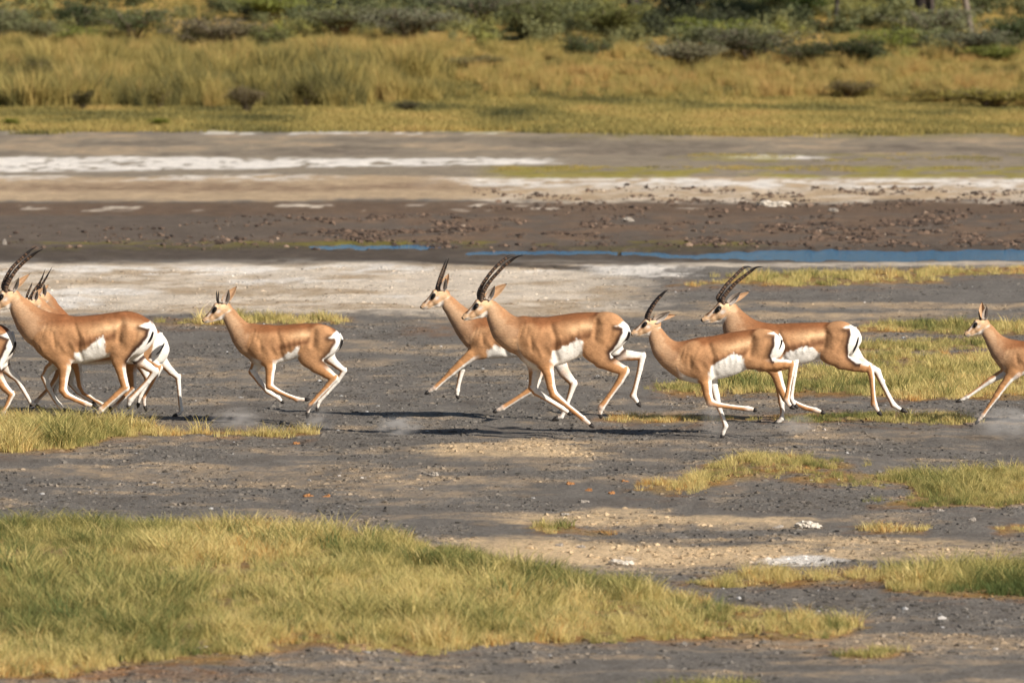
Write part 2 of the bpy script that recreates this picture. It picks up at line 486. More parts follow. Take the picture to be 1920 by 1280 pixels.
def scatter(name, pts, scale, tint, protos, label, cat):
    n = len(pts)
    o = mesh_obj(name, pts, [], None)
    for p in protos[:1]:
        o.data.materials.append(p.data.materials[0])
    set_attr(o, 'tint', tint, 'FLOAT')
    set_attr(o, 'pscale', scale, 'FLOAT')
    set_attr(o, 'rotz', rng.random(n) * 6.283, 'FLOAT')
    a_ = o.data.attributes.new('pick', 'INT', 'POINT')
    a_.data.foreach_set('value', rng.integers(0, len(protos), n).astype(np.int32))
    g = bpy.data.node_groups.new(name + '_nodes', 'GeometryNodeTree')
    g.interface.new_socket('Geometry', in_out='INPUT', socket_type='NodeSocketGeometry')
    g.interface.new_socket('Geometry', in_out='OUTPUT', socket_type='NodeSocketGeometry')
    gi, go = g.nodes.new('NodeGroupInput'), g.nodes.new('NodeGroupOutput')
    iop = g.nodes.new('GeometryNodeInstanceOnPoints')
    jn = g.nodes.new('GeometryNodeJoinGeometry')
    for p in reversed(protos):
        oi = g.nodes.new('GeometryNodeObjectInfo'); oi.inputs['Object'].default_value = p; oi.inputs['As Instance'].default_value = True
        g.links.new(oi.outputs['Geometry'], jn.inputs[0])
    def na(nm, typ):
        q = g.nodes.new('GeometryNodeInputNamedAttribute'); q.data_type = typ; q.inputs['Name'].default_value = nm
        return q.outputs['Attribute']
    cx = g.nodes.new('ShaderNodeCombineXYZ')
    g.links.new(na('rotz', 'FLOAT'), cx.inputs['Z'])
    g.links.new(gi.outputs[0], iop.inputs['Points'])
    g.links.new(jn.outputs[0], iop.inputs['Instance'])
    iop.inputs['Pick Instance'].default_value = True
    g.links.new(na('pick', 'INT'), iop.inputs['Instance Index'])
    g.links.new(cx.outputs[0], iop.inputs['Rotation'])
    g.links.new(na('pscale', 'FLOAT'), iop.inputs['Scale'])
    g.links.new(iop.outputs[0], go.inputs[0])
    md = o.modifiers.new('tufts', 'NODES'); md.node_group = g
    tag(o, label, cat, kind='stuff')
    return o

def sample(poly, per_m2, edge=8, clump=0.0, seed=0):
    """random ground points inside a traced polygon with a ragged edge"""
    r = np.random.default_rng(seed)
    P = np.array(poly, float)
    y0, y1 = dist_of(P[:, 1].max() + edge), dist_of(max(P[:, 1].min() - edge, 206))
    xr = 0.0905 * y1 * max(1, np.abs(P[:, 0] - 960).max() / 960)
    xa = (P[:, 0].min() - 960 - edge * 4) / F_PX * (y0 if P[:, 0].min() > 960 else y1) * 1.02
    xb = (P[:, 0].max() - 960 + edge * 4) / F_PX * (y1 if P[:, 0].max() > 960 else y0) * 1.02
    n = int(per_m2 * (y1 - y0) * (xb - xa))
    x, y = xa + (xb - xa) * r.random(n), y0 + (y1 - y0) * r.random(n)
    px, py = to_px(x, y)
    nx = fbm(x * 2.2 + 3, y * 1.1 + 6, 3) - 0.5
    sd = poly_sd(px + nx * 60, py + nx * edge * 2.4, P.tolist())
    keep = sd < (fbm(x * 5 + 1, y * 3, 2) - 0.5) * edge
    if clump: keep &= (fbm(x * 3.3 + 9, y * 1.6 + 4, 3) > 0.52 - clump * 0.3 + (r.random(n) - .5) * .2) | (r.random(n) < 0.3)
    x, y, sd = x[keep], y[keep], sd[keep]
    return np.stack([x, y, gh(x, y)], 1), sd

DRY = [(0.0, L(88, 104, 58)), (0.3, L(134, 132, 76)), (0.55, L(200, 182, 114)), (0.8, L(220, 200, 138)), (1.0, L(196, 142, 74))]
M_dry = grass_mat('dry_grass', DRY)
FAR = [(0.0, L(62, 66, 44)), (0.25, L(116, 110, 66)), (0.5, L(166, 150, 86)), (0.75, L(188, 162, 100)), (1.0, L(178, 142, 88))]
M_far = grass_mat('bank_grass', FAR)
T_short = [tuft_proto('grass_tuft', 46, 0.07, 0.03, 0.155, 0.0046, 0.85, M_dry, 11 + k) for k in range(5)]
T_low = [tuft_proto('grass_tuft', 40, 0.085, 0.035, 0.10, 0.0055, 0.8, M_dry, 31 + k) for k in range(3)]
T_mid = [tuft_proto('grass_tuft', 44, 0.11, 0.06, 0.16, 0.008, 0.6, M_dry, 51 + k) for k in range(3)]
T_tall = [tuft_proto('grass_tuft', 64, 0.20, 0.22, 0.78, 0.018, 0.45, M_far, 71 + k) for k in range(4)]
T_flat = [tuft_proto('grass_tuft', 40, 0.30, 0.05, 0.16, 0.022, 0.7, M_far, 91 + k) for k in range(3)]

def patch(key, per_m2, protos, smin, smax, tmid, tspread, label, edge=8, clump=0.5, rustedge=0.5, seed=1, nscale=1.0):
    pts, sd = sample(GRASS[key], per_m2, edge, clump, seed)
    P2_, s2_ = sample(GRASS[key], per_m2 * .07, edge * 2.6, 0.15, seed + 100)
    o_ = s2_ > 0
    pts, sd = np.concatenate([pts, P2_[o_]]), np.concatenate([sd, s2_[o_]])
    n = len(pts)
    big = fbm(pts[:, 0] * 1.1 * nscale + 70, pts[:, 1] * 0.5 * nscale + 20, 3) - 0.5
    t = tmid + big * tspread * 2.4 + rng.normal(0, 0.12, n)
    t = t + rustedge * sstep(-7, 4, sd) * rng.random(n)
    ax_, ay_ = to_px(pts[:, 0], pts[:, 1])
    if key == 'fore':      # greener, darker herbs in places
        for cx, cy, rx, ry, am in ((140, 1195, 230, 45, .42), (1130, 1100, 130, 18, .4), (620, 1190, 160, 25, .25), (1330, 1150, 160, 22, .3), (330, 1225, 120, 20, .3), (860, 1185, 90, 18, .25), (60, 1040, 200, 20, .15)):
            t = t - am * np.exp(-(((ax_ - cx) / rx) ** 2 + ((ay_ - cy) / ry) ** 2)) * (.4 + rng.random(n))
        t = t - .5 * (rng.random(n) < .07)
    if key == 'lowright': t = t - .35 * np.exp(-(((ax_ - 1850) / 160) ** 2 + ((ay_ - 1108) / 10) ** 2))
    sc = smin + (smax - smin) * rng.random(n)
    sc = sc * (0.55 + 0.45 * sstep(2, -14, sd)) * (1 + 1.1 * (fbm(pts[:, 0] * 1.9 + 7, pts[:, 1] * 0.9, 2) - .5)) * (1 + 1.7 * (fbm(pts[:, 0] * 6.5 + 3, pts[:, 1] * 4.5, 2) - .5))
    t = t - .35 * (fbm(pts[:, 0] * 5.5 + 31, pts[:, 1] * 3.5, 2) - .5)
    scatter('grass', pts, sc, np.clip(t, 0.02, 0.98), protos, label, 'grass')

patch('fore', 280, T_short, 0.45, 1.0, 0.57, 0.27, 'broad sweep of pale dry grass on the mound nearest the viewer', 10, 0.25, 0.3, 1)
patch('lowright', 230, T_short, 0.6, 0.95, 0.48, 0.40, 'yellow-green grass strip beside the white salt stain, lower right', 9, 0.7, 0.1, 2)
patch('mid_a', 210, T_short, 0.4, 0.75, 0.45, 0.5, 'rusty edged grass hump on dark mud below the running doe', 10, 0.2, 0.7, 3)
patch('mid_b', 210, T_short, 0.5, 0.85, 0.46, 0.4, 'dry grass patch at the right edge below the herd', 10, 0.55, 0.4, 4)
patch('left', 170, T_short, 0.85, 1.35, 0.55, 0.3, 'dry yellow grass in front of the hooves of the left group', 7, 0.5, 0.6, 5)
patch('right_big', 100, T_mid, 0.42, 0.82, 0.55, 0.3, 'wide field of dry grass behind the long-horned buck on the right', 9, 0.4, 0.4, 6)
patch('right_top', 70, T_mid, 0.5, 0.9, 0.5, 0.3, 'grass band behind the head of the small fawn', 5, 0.5, 0.3, 7)
patch('right_mid', 60, T_mid, 0.5, 0.9, 0.52, 0.3, 'thin grass tongue left of the small fawn', 5, 0.9, 0.4, 8)
patch('hoof_strip', 140, T_low, 0.7, 1.1, 0.42, 0.4, 'short grass under the hind hooves of the right buck', 5, 0.7, 0.5, 9)
patch('thin_a', 110, T_low, 0.5, 0.9, 0.66, 0.3, 'sparse yellow grass blades between the central buck and the doe', 4, 0.9, 0.4, 10)
patch('behind_young', 60, T_mid, 0.8, 1.15, 0.46, 0.3, 'narrow yellow grass strip behind the young gazelle with spike horns', 4, 0.5, 0.4, 11)
patch('far_right', 45, T_mid, 0.5, 0.95, 0.55, 0.3, 'long grass strip just below the blue stream on the right', 5, 0.15, 0.3, 12)
patch('small_tuft', 240, T_low, 0.6, 1.1, 0.45, 0.5, 'small lone grass tuft with rusty rim on tan sand', 4, 0.8, 0.6, 13)
patch('orange_a', 90, T_low, 0.4, 0.8, 0.9, 0.1, 'few rusty blades beside the lone tuft', 3, 0.5, 0.3, 14)
patch('orange_b', 130, T_low, 0.6, 1.0, 0.8, 0.2, 'small rusty grass patch right of the pale bone', 4, 0.7, 0.4, 15)
patch('orange_c', 130, T_low, 0.6, 1.0, 0.75, 0.2, 'rusty grass scrap at the right edge of the mud', 4, 0.7, 0.4, 16)
patch('low_tip', 130, T_low, 0.5, 0.9, 0.4, 0.4, 'thin green grass scrap on the lowest mud at right', 4, 0.9, 0.4, 17)
patch('low_edge', 130, T_low, 0.6, 0.9, 0.2, 0.3, 'green grass tips cut by the bottom edge of the picture', 4, 0.8, 0.2, 18)

def scatter_area(x0, x1, y0, y1, n, fn, seed):
    r = np.random.default_rng(seed)
    y = y0 + (y1 - y0) * r.random(n)
    x = (x0 + (x1 - x0) * r.random(n)) * y
    keep = fn(x, y, r)
    x, y = x[keep], y[keep]
    return np.stack([x, y, gh(x, y)], 1)
FX = 0.0925
# low shelf beyond the salt bars
def shelf(x, y, r):
    px, py = to_px(x, y)
    n = fbm(px / 130 + 3, py / 7, 3) - .5
    m = np.where(py < 246 + n * 22 + 10 * sstep(900, 1500, px), 0.9, 0)
    strip = ((py > 314) & (py < 333) & (px > 930) & (n > -.06)) * 0.6
    strip2 = ((py > 290) & (py < 304) & (px > 1300) & (n > .06)) * 0.15
    return r.random(len(x)) < np.maximum(np.maximum(m, strip), strip2)
p = scatter_area(-FX, FX, 106, 166, 30000, shelf, 5)
n = len(p)
fl_ = np.where(to_px(p[:, 0], p[:, 1])[1] > 275, .4, 1.0)
scatter('grass', p, (0.6 + 0.6 * rng.random(n)) * fl_, np.clip(0.45 + .14 * (fl_ < 1) + 1.0 * (fbm(p[:, 0] * .5, p[:, 1] * .2 + 4, 3) - .5) + rng.normal(0, .06, n), .05, .95), T_flat,
        'low yellow-green turf on the far shelf between salt bars and scrub', 'grass')

def tall(x, y, r):
    px, py = to_px(x, y, gh(x, y))
    n = fbm(px / 90 + 13, py / 22 + 5, 3) - .5
    edge = np.where(px < 820, 208 - 14 * sstep(620, 830, px), 186 + 24 * sstep(1640, 1900, px))
    m = (py < edge + n * 14)
    dens = np.where(px < 820, 0.9, 0.55) * np.where(py < 92, 0.45, 1.0)
    cl = fbm(x * 2.1 + 21, y * .8 + 3, 3)
    return m & (r.random(len(x)) < dens * sstep(.36, .52, cl))
p = scatter_area(-FX, FX, 146, 214, 60000, tall, 6)
n = len(p)
ppx, ppy = to_px(p[:, 0], p[:, 1], p[:, 2])
left = sstep(900, 740, ppx) * sstep(100, 155, ppy)
t = 0.60 - 0.20 * left - 0.24 * sstep(110, 60, ppy) + 0.75 * (fbm(p[:, 0] * .55 + 3, p[:, 1] * .3 + 8, 3) - .5) + .5 * (fbm(p[:, 0] * 2.4 + 3, p[:, 1] * .9 + 8, 2) - .5) + rng.normal(0, .11, n)
s = (0.55 + 0.5 * rng.random(n)) * (0.55 + 0.55 * left) * (1 - .5 * sstep(100, 50, ppy)) * (1 + 1.0 * (fbm(p[:, 0] * .8 + 13, p[:, 1] * .5, 2) - .5)) * (.75 + .6 * sstep(.4, .7, fbm(p[:, 0] * 2.1 + 21, p[:, 1] * .8 + 3, 3)))
scatter('grass', p, s, np.clip(t, .04, .96), T_tall, 'tall mixed olive and golden grass covering the far bank', 'grass')

# grey-green scrub filling the top of the bank
def scrub_proto(name, mat, seed):
    r = np.random.default_rng(seed)
    nl = 900
    cen = r.normal(0, 1, (14, 3)) * np.array([.3, .3, .16]) + np.array([0, 0, .3])
    c = cen[r.integers(0, 14, nl)] + r.normal(0, .10, (nl, 3)); c[:, 2] = np.abs(c[:, 2])
    d1 = r.normal(0, 1, (nl, 3)); d1 /= np.linalg.norm(d1, axis=1)[:, None]
    d2 = np.cross(d1, r.normal(0, 1, (nl, 3))); d2 /= np.linalg.norm(d2, axis=1)[:, None]
    ln = (.03 + .04 * r.random(nl))[:, None]
    V = np.stack([c - d1 * ln, c + d2 * ln * .4, c + d1 * ln, c - d2 * ln * .4], 1).reshape(-1, 3)
    o = mesh_obj(name, V, np.arange(nl * 4).reshape(nl, 4), mat, smooth=False, link=False)
    set_attr(o, 'blade', np.repeat(r.random(nl), 4), 'FLOAT')
    return o
M_scrub = grass_mat('scrub_leaf', [(0, L(56, 58, 42)), (.3, L(88, 94, 60)), (.55, L(122, 122, 84)), (.78, L(142, 136, 76)), (1, L(134, 138, 60))], .2)
T_scrub = [scrub_proto('scrub', M_scrub, 120 + k) for k in range(4)]
def scrub(x, y, r):
    px, py = to_px(x, y, gh(x, y))
    n = fbm(px / 110 + 3, py / 25 + 5, 3)
    d = sstep(100, 55, py + 60 * (n - .5)) * np.where(px < 560, .35, 1.0) * sstep(.38, .55, n)
    d = np.maximum(d, .5 * sstep(1050, 1250, px) * sstep(128, 96, py) * sstep(.4, .6, n))
    return r.random(len(x)) < d
p = scatter_area(-FX, FX, 160, 222, 2600, scrub, 16)
n = len(p)
scatter('undergrowth', p, .5 + .7 * rng.random(n), np.clip(.42 + 1.5 * (fbm(p[:, 0] * .35, p[:, 1] * .2 + 9, 3) - .5) + rng.normal(0, .12, n), .02, .98), T_scrub,
        'mass of grey-green scrub filling the top of the far bank', 'undergrowth')

# clods of trampled mud
def clod_proto(name, mat, seed):
    r = np.random.default_rng(seed)
    import bmesh
    bm = bmesh.new(); bmesh.ops.create_icosphere(bm, subdivisions=1, radius=1.0)
    for v in bm.verts:
        v.co *= 0.6 + 0.8 * r.random(); v.co.z *= 0.85; v.co.x *= 1.2
    me = bpy.data.meshes.new(name); bm.to_mesh(me); bm.free(); me.materials.append(mat)
    return bpy.data.objects.new(name, me)
M_clod, nt, b = new_mat('mud_clod')
ti = node(nt, 'ShaderNodeAttribute', attribute_name='ccol', attribute_type='INSTANCER')
nt.links.new(ti.outputs['Color'], b.inputs['Base Color'])
b.inputs['Roughness'].default_value = 0.95; b.inputs['Specular IOR Level'].default_value = .1
CL = [clod_proto('mud_clod', M_clod, k) for k in range(4)]
M_clodb, nt, b = new_mat('brown_clod')
ti = node(nt, 'ShaderNodeAttribute', attribute_name='tint', attribute_type='INSTANCER')
nt.links.new(ramp(nt, ti.outputs['Fac'], [(0, L(58, 46, 38)), (.35, L(94, 75, 61)), (.75, L(126, 104, 86)), (1, L(176, 160, 142))]), b.inputs['Base Color'])
b.inputs['Roughness'].default_value = 0.95
CB = [clod_proto('brown_clod', M_clodb, 10 + k) for k in range(4)]
def near_mud(x, y, r):
    px, py = to_px(x, y)
    n = fbm(x * 1.7, y * .8, 3)
    d = np.where(py > 600, 1.0, 0.35) * sstep(.3, .6, n)
    return r.random(len(x)) < d
p = scatter_area(-FX, FX, 31, 74, 230000, near_mud, 8)
n = len(p); p[:, 2] -= 0.002
sz = 0.003 + 0.006 * rng.random(n) + 0.018 * rng.random(n) ** 9
scatter('mud_clods', p, sz, np.clip(0.30 + rng.normal(0, .16, n) + 0.5 * (rng.random(n) < .008), 0, 1), CL, 'loose dark clods strewn over the trampled mud', 'clods')
ccol = np.clip(ground_colour(p[:, 0], p[:, 1])[0], .01, .8) * (0.42 + .5 * rng.random(n) ** 1.5)[:, None]
ccol = ccol + (rng.random(n) < .006)[:, None] * .25
set_attr(bpy.context.scene.objects['mud_clods'], 'ccol', np.clip(ccol, .01, .8))
def chan(x, y, r):
    px, py = to_px(x, y)
    n = fbm(px / 70 + 3, py / 7, 3)
    d = 0.95 * band(px, py, 560, 5000, 408, 458, 250, 8) * sstep(.47, .66, n) + .12 * band(px, py, 0, 5000, 425, 465, 90, 6) * sstep(.35, .55, n) + 0.25 * band(px, py, 900, 5000, 352, 400, 90, 6) * sstep(.45, .6, n)
    return r.random(len(x)) < d
p = scatter_area(-FX, FX, 76, 104, 60000, chan, 9)
n = len(p)
scatter('mud_clods', p, 0.012 + 0.04 * rng.random(n) ** 3, np.clip(0.22 + rng.normal(0, .15, n) + .5 * (rng.random(n) < .03), 0, 1), CB, 'churned brown clods along the dark channel bank', 'clods')

# ------------------------------------------------------------------ shrubs and trees on the far bank
def leaf_mat(name, trans=0.25):
    m, nt, b = new_mat(name)
    oi = node(nt, 'ShaderNodeObjectInfo')
    at_ = node(nt, 'ShaderNodeAttribute', attribute_name='blade')
    c = mult(nt, oi.outputs['Color'], ramp(nt, at_.outputs['Fac'], [(0, (.65, .62, .6)), (1, (1.35, 1.35, 1.25))]))
    nt.links.new(c, b.inputs['Base Color']); b.inputs['Roughness'].default_value = 0.7; b.inputs['Specular IOR Level'].default_value = .2
    tr = node(nt, 'ShaderNodeBsdfTranslucent'); nt.links.new(c, tr.inputs['Color'])
    mx = node(nt, 'ShaderNodeMixShader'); mx.inputs[0].default_value = trans
    nt.links.new(b.outputs[0], mx.inputs[1]); nt.links.new(tr.outputs[0], mx.inputs[2])
    nt.links.new(mx.outputs[0], nt.nodes['Material Output'].inputs['Surface'])
    return m
M_leaf = leaf_mat('shrub_leaf')
M_twig = plain_mat('twig_bark', L(84, 72, 62), L(128, 114, 100), 20)
M_bark = plain_mat('tree_bark', L(40, 34, 31), L(74, 64, 58), 9, bdist=0.05)

def tube(pts, rads, n=6):
    """vertices and quads of a tapered tube along pts"""
    pts = np.array(pts, float); vs, fs = [], []
    for i, p in enumerate(pts):
        t = pts[min(i + 1, len(pts) - 1)] - pts[max(i - 1, 0)]
        t = t / (np.linalg.norm(t) + 1e-9)
        a = np.cross(t, [0, 1, 0.03]); a /= np.linalg.norm(a) + 1e-9
        c = np.cross(t, a)
        for k in range(n):
            th = 2 * math.pi * k / n
            vs.append(p + rads[i] * (math.cos(th) * a + math.sin(th) * c))
    for i in range(len(pts) - 1):
        for k in range(n):
            fs.append((i * n + k, i * n + (k + 1) % n, (i + 1) * n + (k + 1) % n, (i + 1) * n + k))
    fs.append(tuple(range(n))[::-1]); fs.append(tuple(range((len(pts) - 1) * n, len(pts) * n)))
    return vs, fs

def merge(parts):
    V, Fc, o = [], [], 0
    for v, f in parts:
        V += list(v); Fc += [tuple(i + o for i in q) for q in f]; o += len(v)
    return V, Fc

def shrub_proto(style, seed):
    """unit-sized shrub: (branches, leaves) meshes, base at the origin, half width 0.5, height 1"""
    r = np.random.default_rng(seed)
    stems, tips = [], []
    ns = 16
    for i in range(ns):
        a0 = 6.283 * i / ns + r.normal(0, .25)
        sp = (0.15 + 0.35 * r.random()) * (1.15 if style == 'flat' else 0.9)
        top = (0.55 + 0.4 * r.random()) if style != 'flat' else (0.5 + .4 * r.random())
        e = np.array([math.cos(a0) * sp, math.sin(a0) * sp, top])
        m = np.array([e[0] * .35, e[1] * .35, top * .55]) + r.normal(0, .03, 3)
        stems.append(tube([(e[0] * .04, e[1] * .04, -.03), m, e], [.016, .011, .004], 4))
        tips += [m, (m + e) / 2, e]
        for k in range(3):
            e2 = m + (e - m) * (.3 + .5 * r.random()) + np.array([r.normal(0, .13), r.normal(0, .13), r.normal(.06, .07)])
            stems.append(tube([m + (e - m) * .25, e2], [.008, .003], 3)); tips.append(e2)
    tips = np.array(tips)
    nl = 4200 if style != 'flat' else 3200
    c = tips[r.integers(0, len(tips), nl)] + r.normal(0, 1, (nl, 3)) * np.array([.075, .075, .055])
    c[:, 2] = np.abs(c[:, 2])
    if style == 'flat': c[:, 2] = c[:, 2] * .8 + .1
    d1 = r.normal(0, 1, (nl, 3)); d1 /= np.linalg.norm(d1, axis=1)[:, None]
    d2 = np.cross(d1, r.normal(0, 1, (nl, 3))); d2 /= np.linalg.norm(d2, axis=1)[:, None]
    ln = (.016 + .02 * r.random(nl))[:, None]; w = ln * .45
    V = np.stack([c - d1 * ln, c + d2 * w, c + d1 * ln, c - d2 * w], 1).reshape(-1, 3)
    Fq = np.arange(nl * 4).reshape(nl, 4)
    tone = np.repeat(np.clip(r.normal(.5, .25, nl), 0, 1), 4)
    V2, F2 = merge(stems)
    mb = mesh_obj('branches', V2, F2, M_twig, link=False)
    ml = mesh_obj('foliage', V, Fq, M_leaf, smooth=False, link=False); set_attr(ml, 'blade', tone, 'FLOAT')
    return mb.data, ml.data
PROTO = {'round': [shrub_proto('round', 1), shrub_proto('round', 2), shrub_proto('round', 3)], 'flat': [shrub_proto('flat', 4), shrub_proto('flat', 5)]}

def slope_point(px, py):
    """ground point seen at px, py, also on the rising bank"""
    lo, hi = 100.0, 300.0
    for _ in range(50):
        m = (lo + hi) / 2
        x = at(px, py, m)
        if x[2] > float(gh(x[0], m)): lo = m
        else: hi = m
    return at(px, py, lo)

def shrub(px, py, w, h, style, colour, label, k, group='shrubs on the far bank'):
    x, y, z = slope_point(px, py)
    m = y / F_PX
    o = empty('shrub', (x, y, z - 0.02))
    tag(o, label, 'shrub', group)
    o.rotation_euler = (0, 0, k * 1.7)
    o.scale = (w * m * 1.3, w * m, h * m * 1.3)
    mb, ml = PROTO[style][k % len(PROTO[style])]
    a = bpy.data.objects.new('branches', mb); COL.objects.link(a); a.parent = o
    c = bpy.data.objects.new('foliage', ml); COL.objects.link(c); c.parent = o
    c.color = (*colour, 1)
    return o
DG, GG, OL, BG, BR = L(62, 70, 44), L(112, 114, 82), L(112, 112, 62), L(122, 128, 64), L(104, 84, 58)
SHRUBS = [
 (-10, 86, 80, 60, 'flat', GG, 'grey thorny shrub cut by the left edge at the top'),
 (78, 88, 74, 46, 'flat', GG, 'low grey shrub between the left edge and the dark upright bush'),
 (140, 66, 72, 50, 'round', DG, 'dark upright bush above the bright green clump, top left'),
 (152, 86, 90, 30, 'round', BG, 'bright green low clump below the dark upright bush'),
 (252, 78, 100, 54, 'flat', L(84, 90, 58), 'dark spreading shrub left of the golden slope'),
 (352, 102, 50, 34, 'round', DG, 'small blackish green bush touching the leaning grey bush'),
 (412, 104, 120, 62, 'flat', L(108, 100, 78), 'leaning grey-brown bush with twigs sweeping right'),
 (505, 106, 84, 44, 'round', L(110, 112, 70), 'dull green rounded shrub right of the leaning bush'),
 (505, 40, 130, 44, 'round', BG, 'bright yellow-green shrub at the top edge, left of centre'),
 (640, 70, 130, 52, 'flat', GG, 'pale grey thicket over dry grass, left half'),
 (770, 80, 150, 58, 'flat', L(112, 112, 92), 'wide grey-green thicket with dark base left of centre'),
 (690, 28, 200, 50, 'flat', L(92, 98, 70), 'grey-green thicket at the top edge behind the pale thicket'),
 (900, 50, 180, 60, 'flat', L(104, 108, 84), 'long grey shrub at top centre'),
 (890, 132, 96, 26, 'flat', L(130, 120, 78), 'low grey-brown shrub alone in golden grass'),
 (1000, 76, 130, 60, 'round', L(96, 98, 60), 'olive shrub just right of top centre'),
 (1092, 118, 92, 40, 'round', L(82, 88, 58), 'dark rounded shrub above the golden grass near the centre'),
 (1150, 84, 120, 56, 'round', OL, 'olive green bush between the dark rounded shrub and the top edge'),
 (1282, 48, 116, 62, 'round', L(48, 54, 40), 'nearly black bush at the top edge right of centre'),
 (1330, 84, 150, 40, 'round', BG, 'yellow-green bush below the nearly black bush'),
 (1290, 134, 130, 50, 'flat', L(116, 112, 88), 'grey spreading shrub with pale twigs right of centre'),
 (1410, 118, 150, 56, 'flat', L(94, 94, 72), 'wide dark-hearted thorn shrub beside the grey spreading one'),
 (1490, 34, 130, 50, 'round', L(66, 82, 40), 'deep green bush at the top edge, left of the thin pale trunk'),
 (1512, 128, 110, 44, 'flat', L(74, 78, 52), 'flat dark shrub left of its darker twin'),
 (1612, 130, 112, 48, 'round', L(66, 72, 46), 'dark dense shrub standing on the edge of golden grass'),
 (1668, 104, 110, 40, 'round', BG, 'bright green clump right of the dark dense shrub'),
 (1592, 186, 92, 32, 'flat', L(104, 92, 60), 'small brown bush alone in tall golden grass'),
 (1750, 84, 110, 60, 'flat', L(104, 106, 82), 'grey thicket under the thick dark trunk'),
 (1835, 112, 130, 52, 'flat', L(112, 114, 92), 'silvery shrub below the leaning pale trunk'),
 (1905, 96, 110, 50, 'round', L(70, 80, 50), 'dark green bush cut by the right edge'),
 (1868, 118, 100, 28, 'round', BG, 'low bright green clump near the right edge'),
 (70, 176, 52, 56, 'round', L(98, 92, 56), 'dark brownish bush within the tall grass at far left'),
 (155, 210, 44, 32, 'round', L(84, 78, 48), 'small dark bush at the foot of the tall grass'),
 (300, 208, 46, 40, 'round', L(118, 108, 62), 'olive-brown bush at the foot of the grass, left'),
 (462, 214, 60, 46, 'flat', L(110, 98, 72), 'brown twiggy bush at the foot of the grass near a bare gap'),
 (575, 204, 56, 42, 'round', L(98, 92, 52), 'dark olive bush beside the bare pinkish gap'),
 (764, 212, 44, 20, 'round', L(88, 84, 60), 'tiny dark bush ending the tall grass on the right'),
 (1760, 196, 120, 26, 'flat', L(132, 118, 62), 'brownish reed bush at the start of the right reed bed'),
 (1862, 206, 150, 36, 'flat', L(132, 122, 64), 'tall olive reed bush at the right end of the bank'),
]
for k, (px, py, w, h, st, colr, lab) in enumerate(SHRUBS):
    shrub(px, py, w, h, st, colr, lab, k)
for px, w, lab in ((20, 38, 'small green cushion plant on the shelf at the left edge'), (300, 44, 'small round green cushion plant alone on the shelf')):
    x, y, z = ground_pt(px, 239)
    o = shrub(px, 240, w, 15, 'round', L(112, 118, 40), lab, 1, 'cushion plants on the shelf')
    o.name = 'cushion_plant'

def tree(px, py, wpx, height, lean, label, k, bark=M_bark, crown_r=3.2, thin=False):
    x, y, z = slope_point(px, py)
    r0 = wpx * y / F_PX / 2
    o = empty('thorn_tree', (x, y, z))
    tag(o, label, 'tree', 'trees at the top of the bank')
    r = np.random.default_rng(k)
    tr = [tube([(0, 0, -.2), (0, 0, .15), (lean * .3, 0, height * .3), (lean * .7, 0.1, height * .6), (lean, 0, height * .8)], [r0 * 1.35, r0, r0 * .85, r0 * .7, r0 * .4], 9)]
    tips = []
    for i in range(9):
        a0 = 6.283 * i / 9 + r.normal(0, .2)
        s = np.array([lean * .7, 0.08, height * (.5 + .25 * r.random())])
        e = np.array([lean + math.cos(a0) * crown_r * .8, math.sin(a0) * crown_r * .8, height * (.85 + .15 * r.random())])
        m = (s + e) / 2 + np.array([0, 0, .25])
        tr.append(tube([s, m, e], [r0 * .4, r0 * .25, r0 * .08], 5)); tips += [m, e, (m + e) / 2]
    V, Fc = merge(tr)
    mesh_obj('trunk', V, Fc, bark, o)
    tips = np.array(tips); nl = 5000
    c = tips[r.integers(0, len(tips), nl)] + r.normal(0, 1, (nl, 3)) * np.array([.45, .45, .22]) * crown_r / 3
    d1 = r.normal(0, 1, (nl, 3)); d1 /= np.linalg.norm(d1, axis=1)[:, None]
    d2 = np.cross(d1, r.normal(0, 1, (nl, 3))); d2 /= np.linalg.norm(d2, axis=1)[:, None]
    ln = (.06 + .07 * r.random(nl))[:, None]
    V = np.stack([c - d1 * ln, c + d2 * ln * .45, c + d1 * ln, c - d2 * ln * .45], 1).reshape(-1, 3)
    cr = mesh_obj('crown', V, np.arange(nl * 4).reshape(nl, 4), M_leaf, o, smooth=False)
    set_attr(cr, 'blade', np.repeat(np.clip(r.normal(.5, .25, nl), 0, 1), 4), 'FLOAT')
    cr.color = (*L(84, 92, 56), 1)
M_pale = plain_mat('pale_bark', L(92, 82, 74), L(126, 114, 102), 12)
tree(1732, 62, 40, 5.5, .2, 'thick dark tree trunk at the top edge on the right', 1)
tree(1190, 24, 30, 5.0, .1, 'broad dark trunk barely in view at top right of centre', 2)
tree(1045, 22, 60, 5.6, -.1, 'widest shadowed trunk at the top edge near the centre', 3, crown_r=3.6)
tree(1569, 50, 9, 3.6, .05, 'thin pale upright trunk left of the thick dark one', 4, M_pale, 1.5)
tree(1820, 66, 13, 3.8, -.6, 'leaning pale trunk right of the thick dark one', 5, M_pale, 1.7)

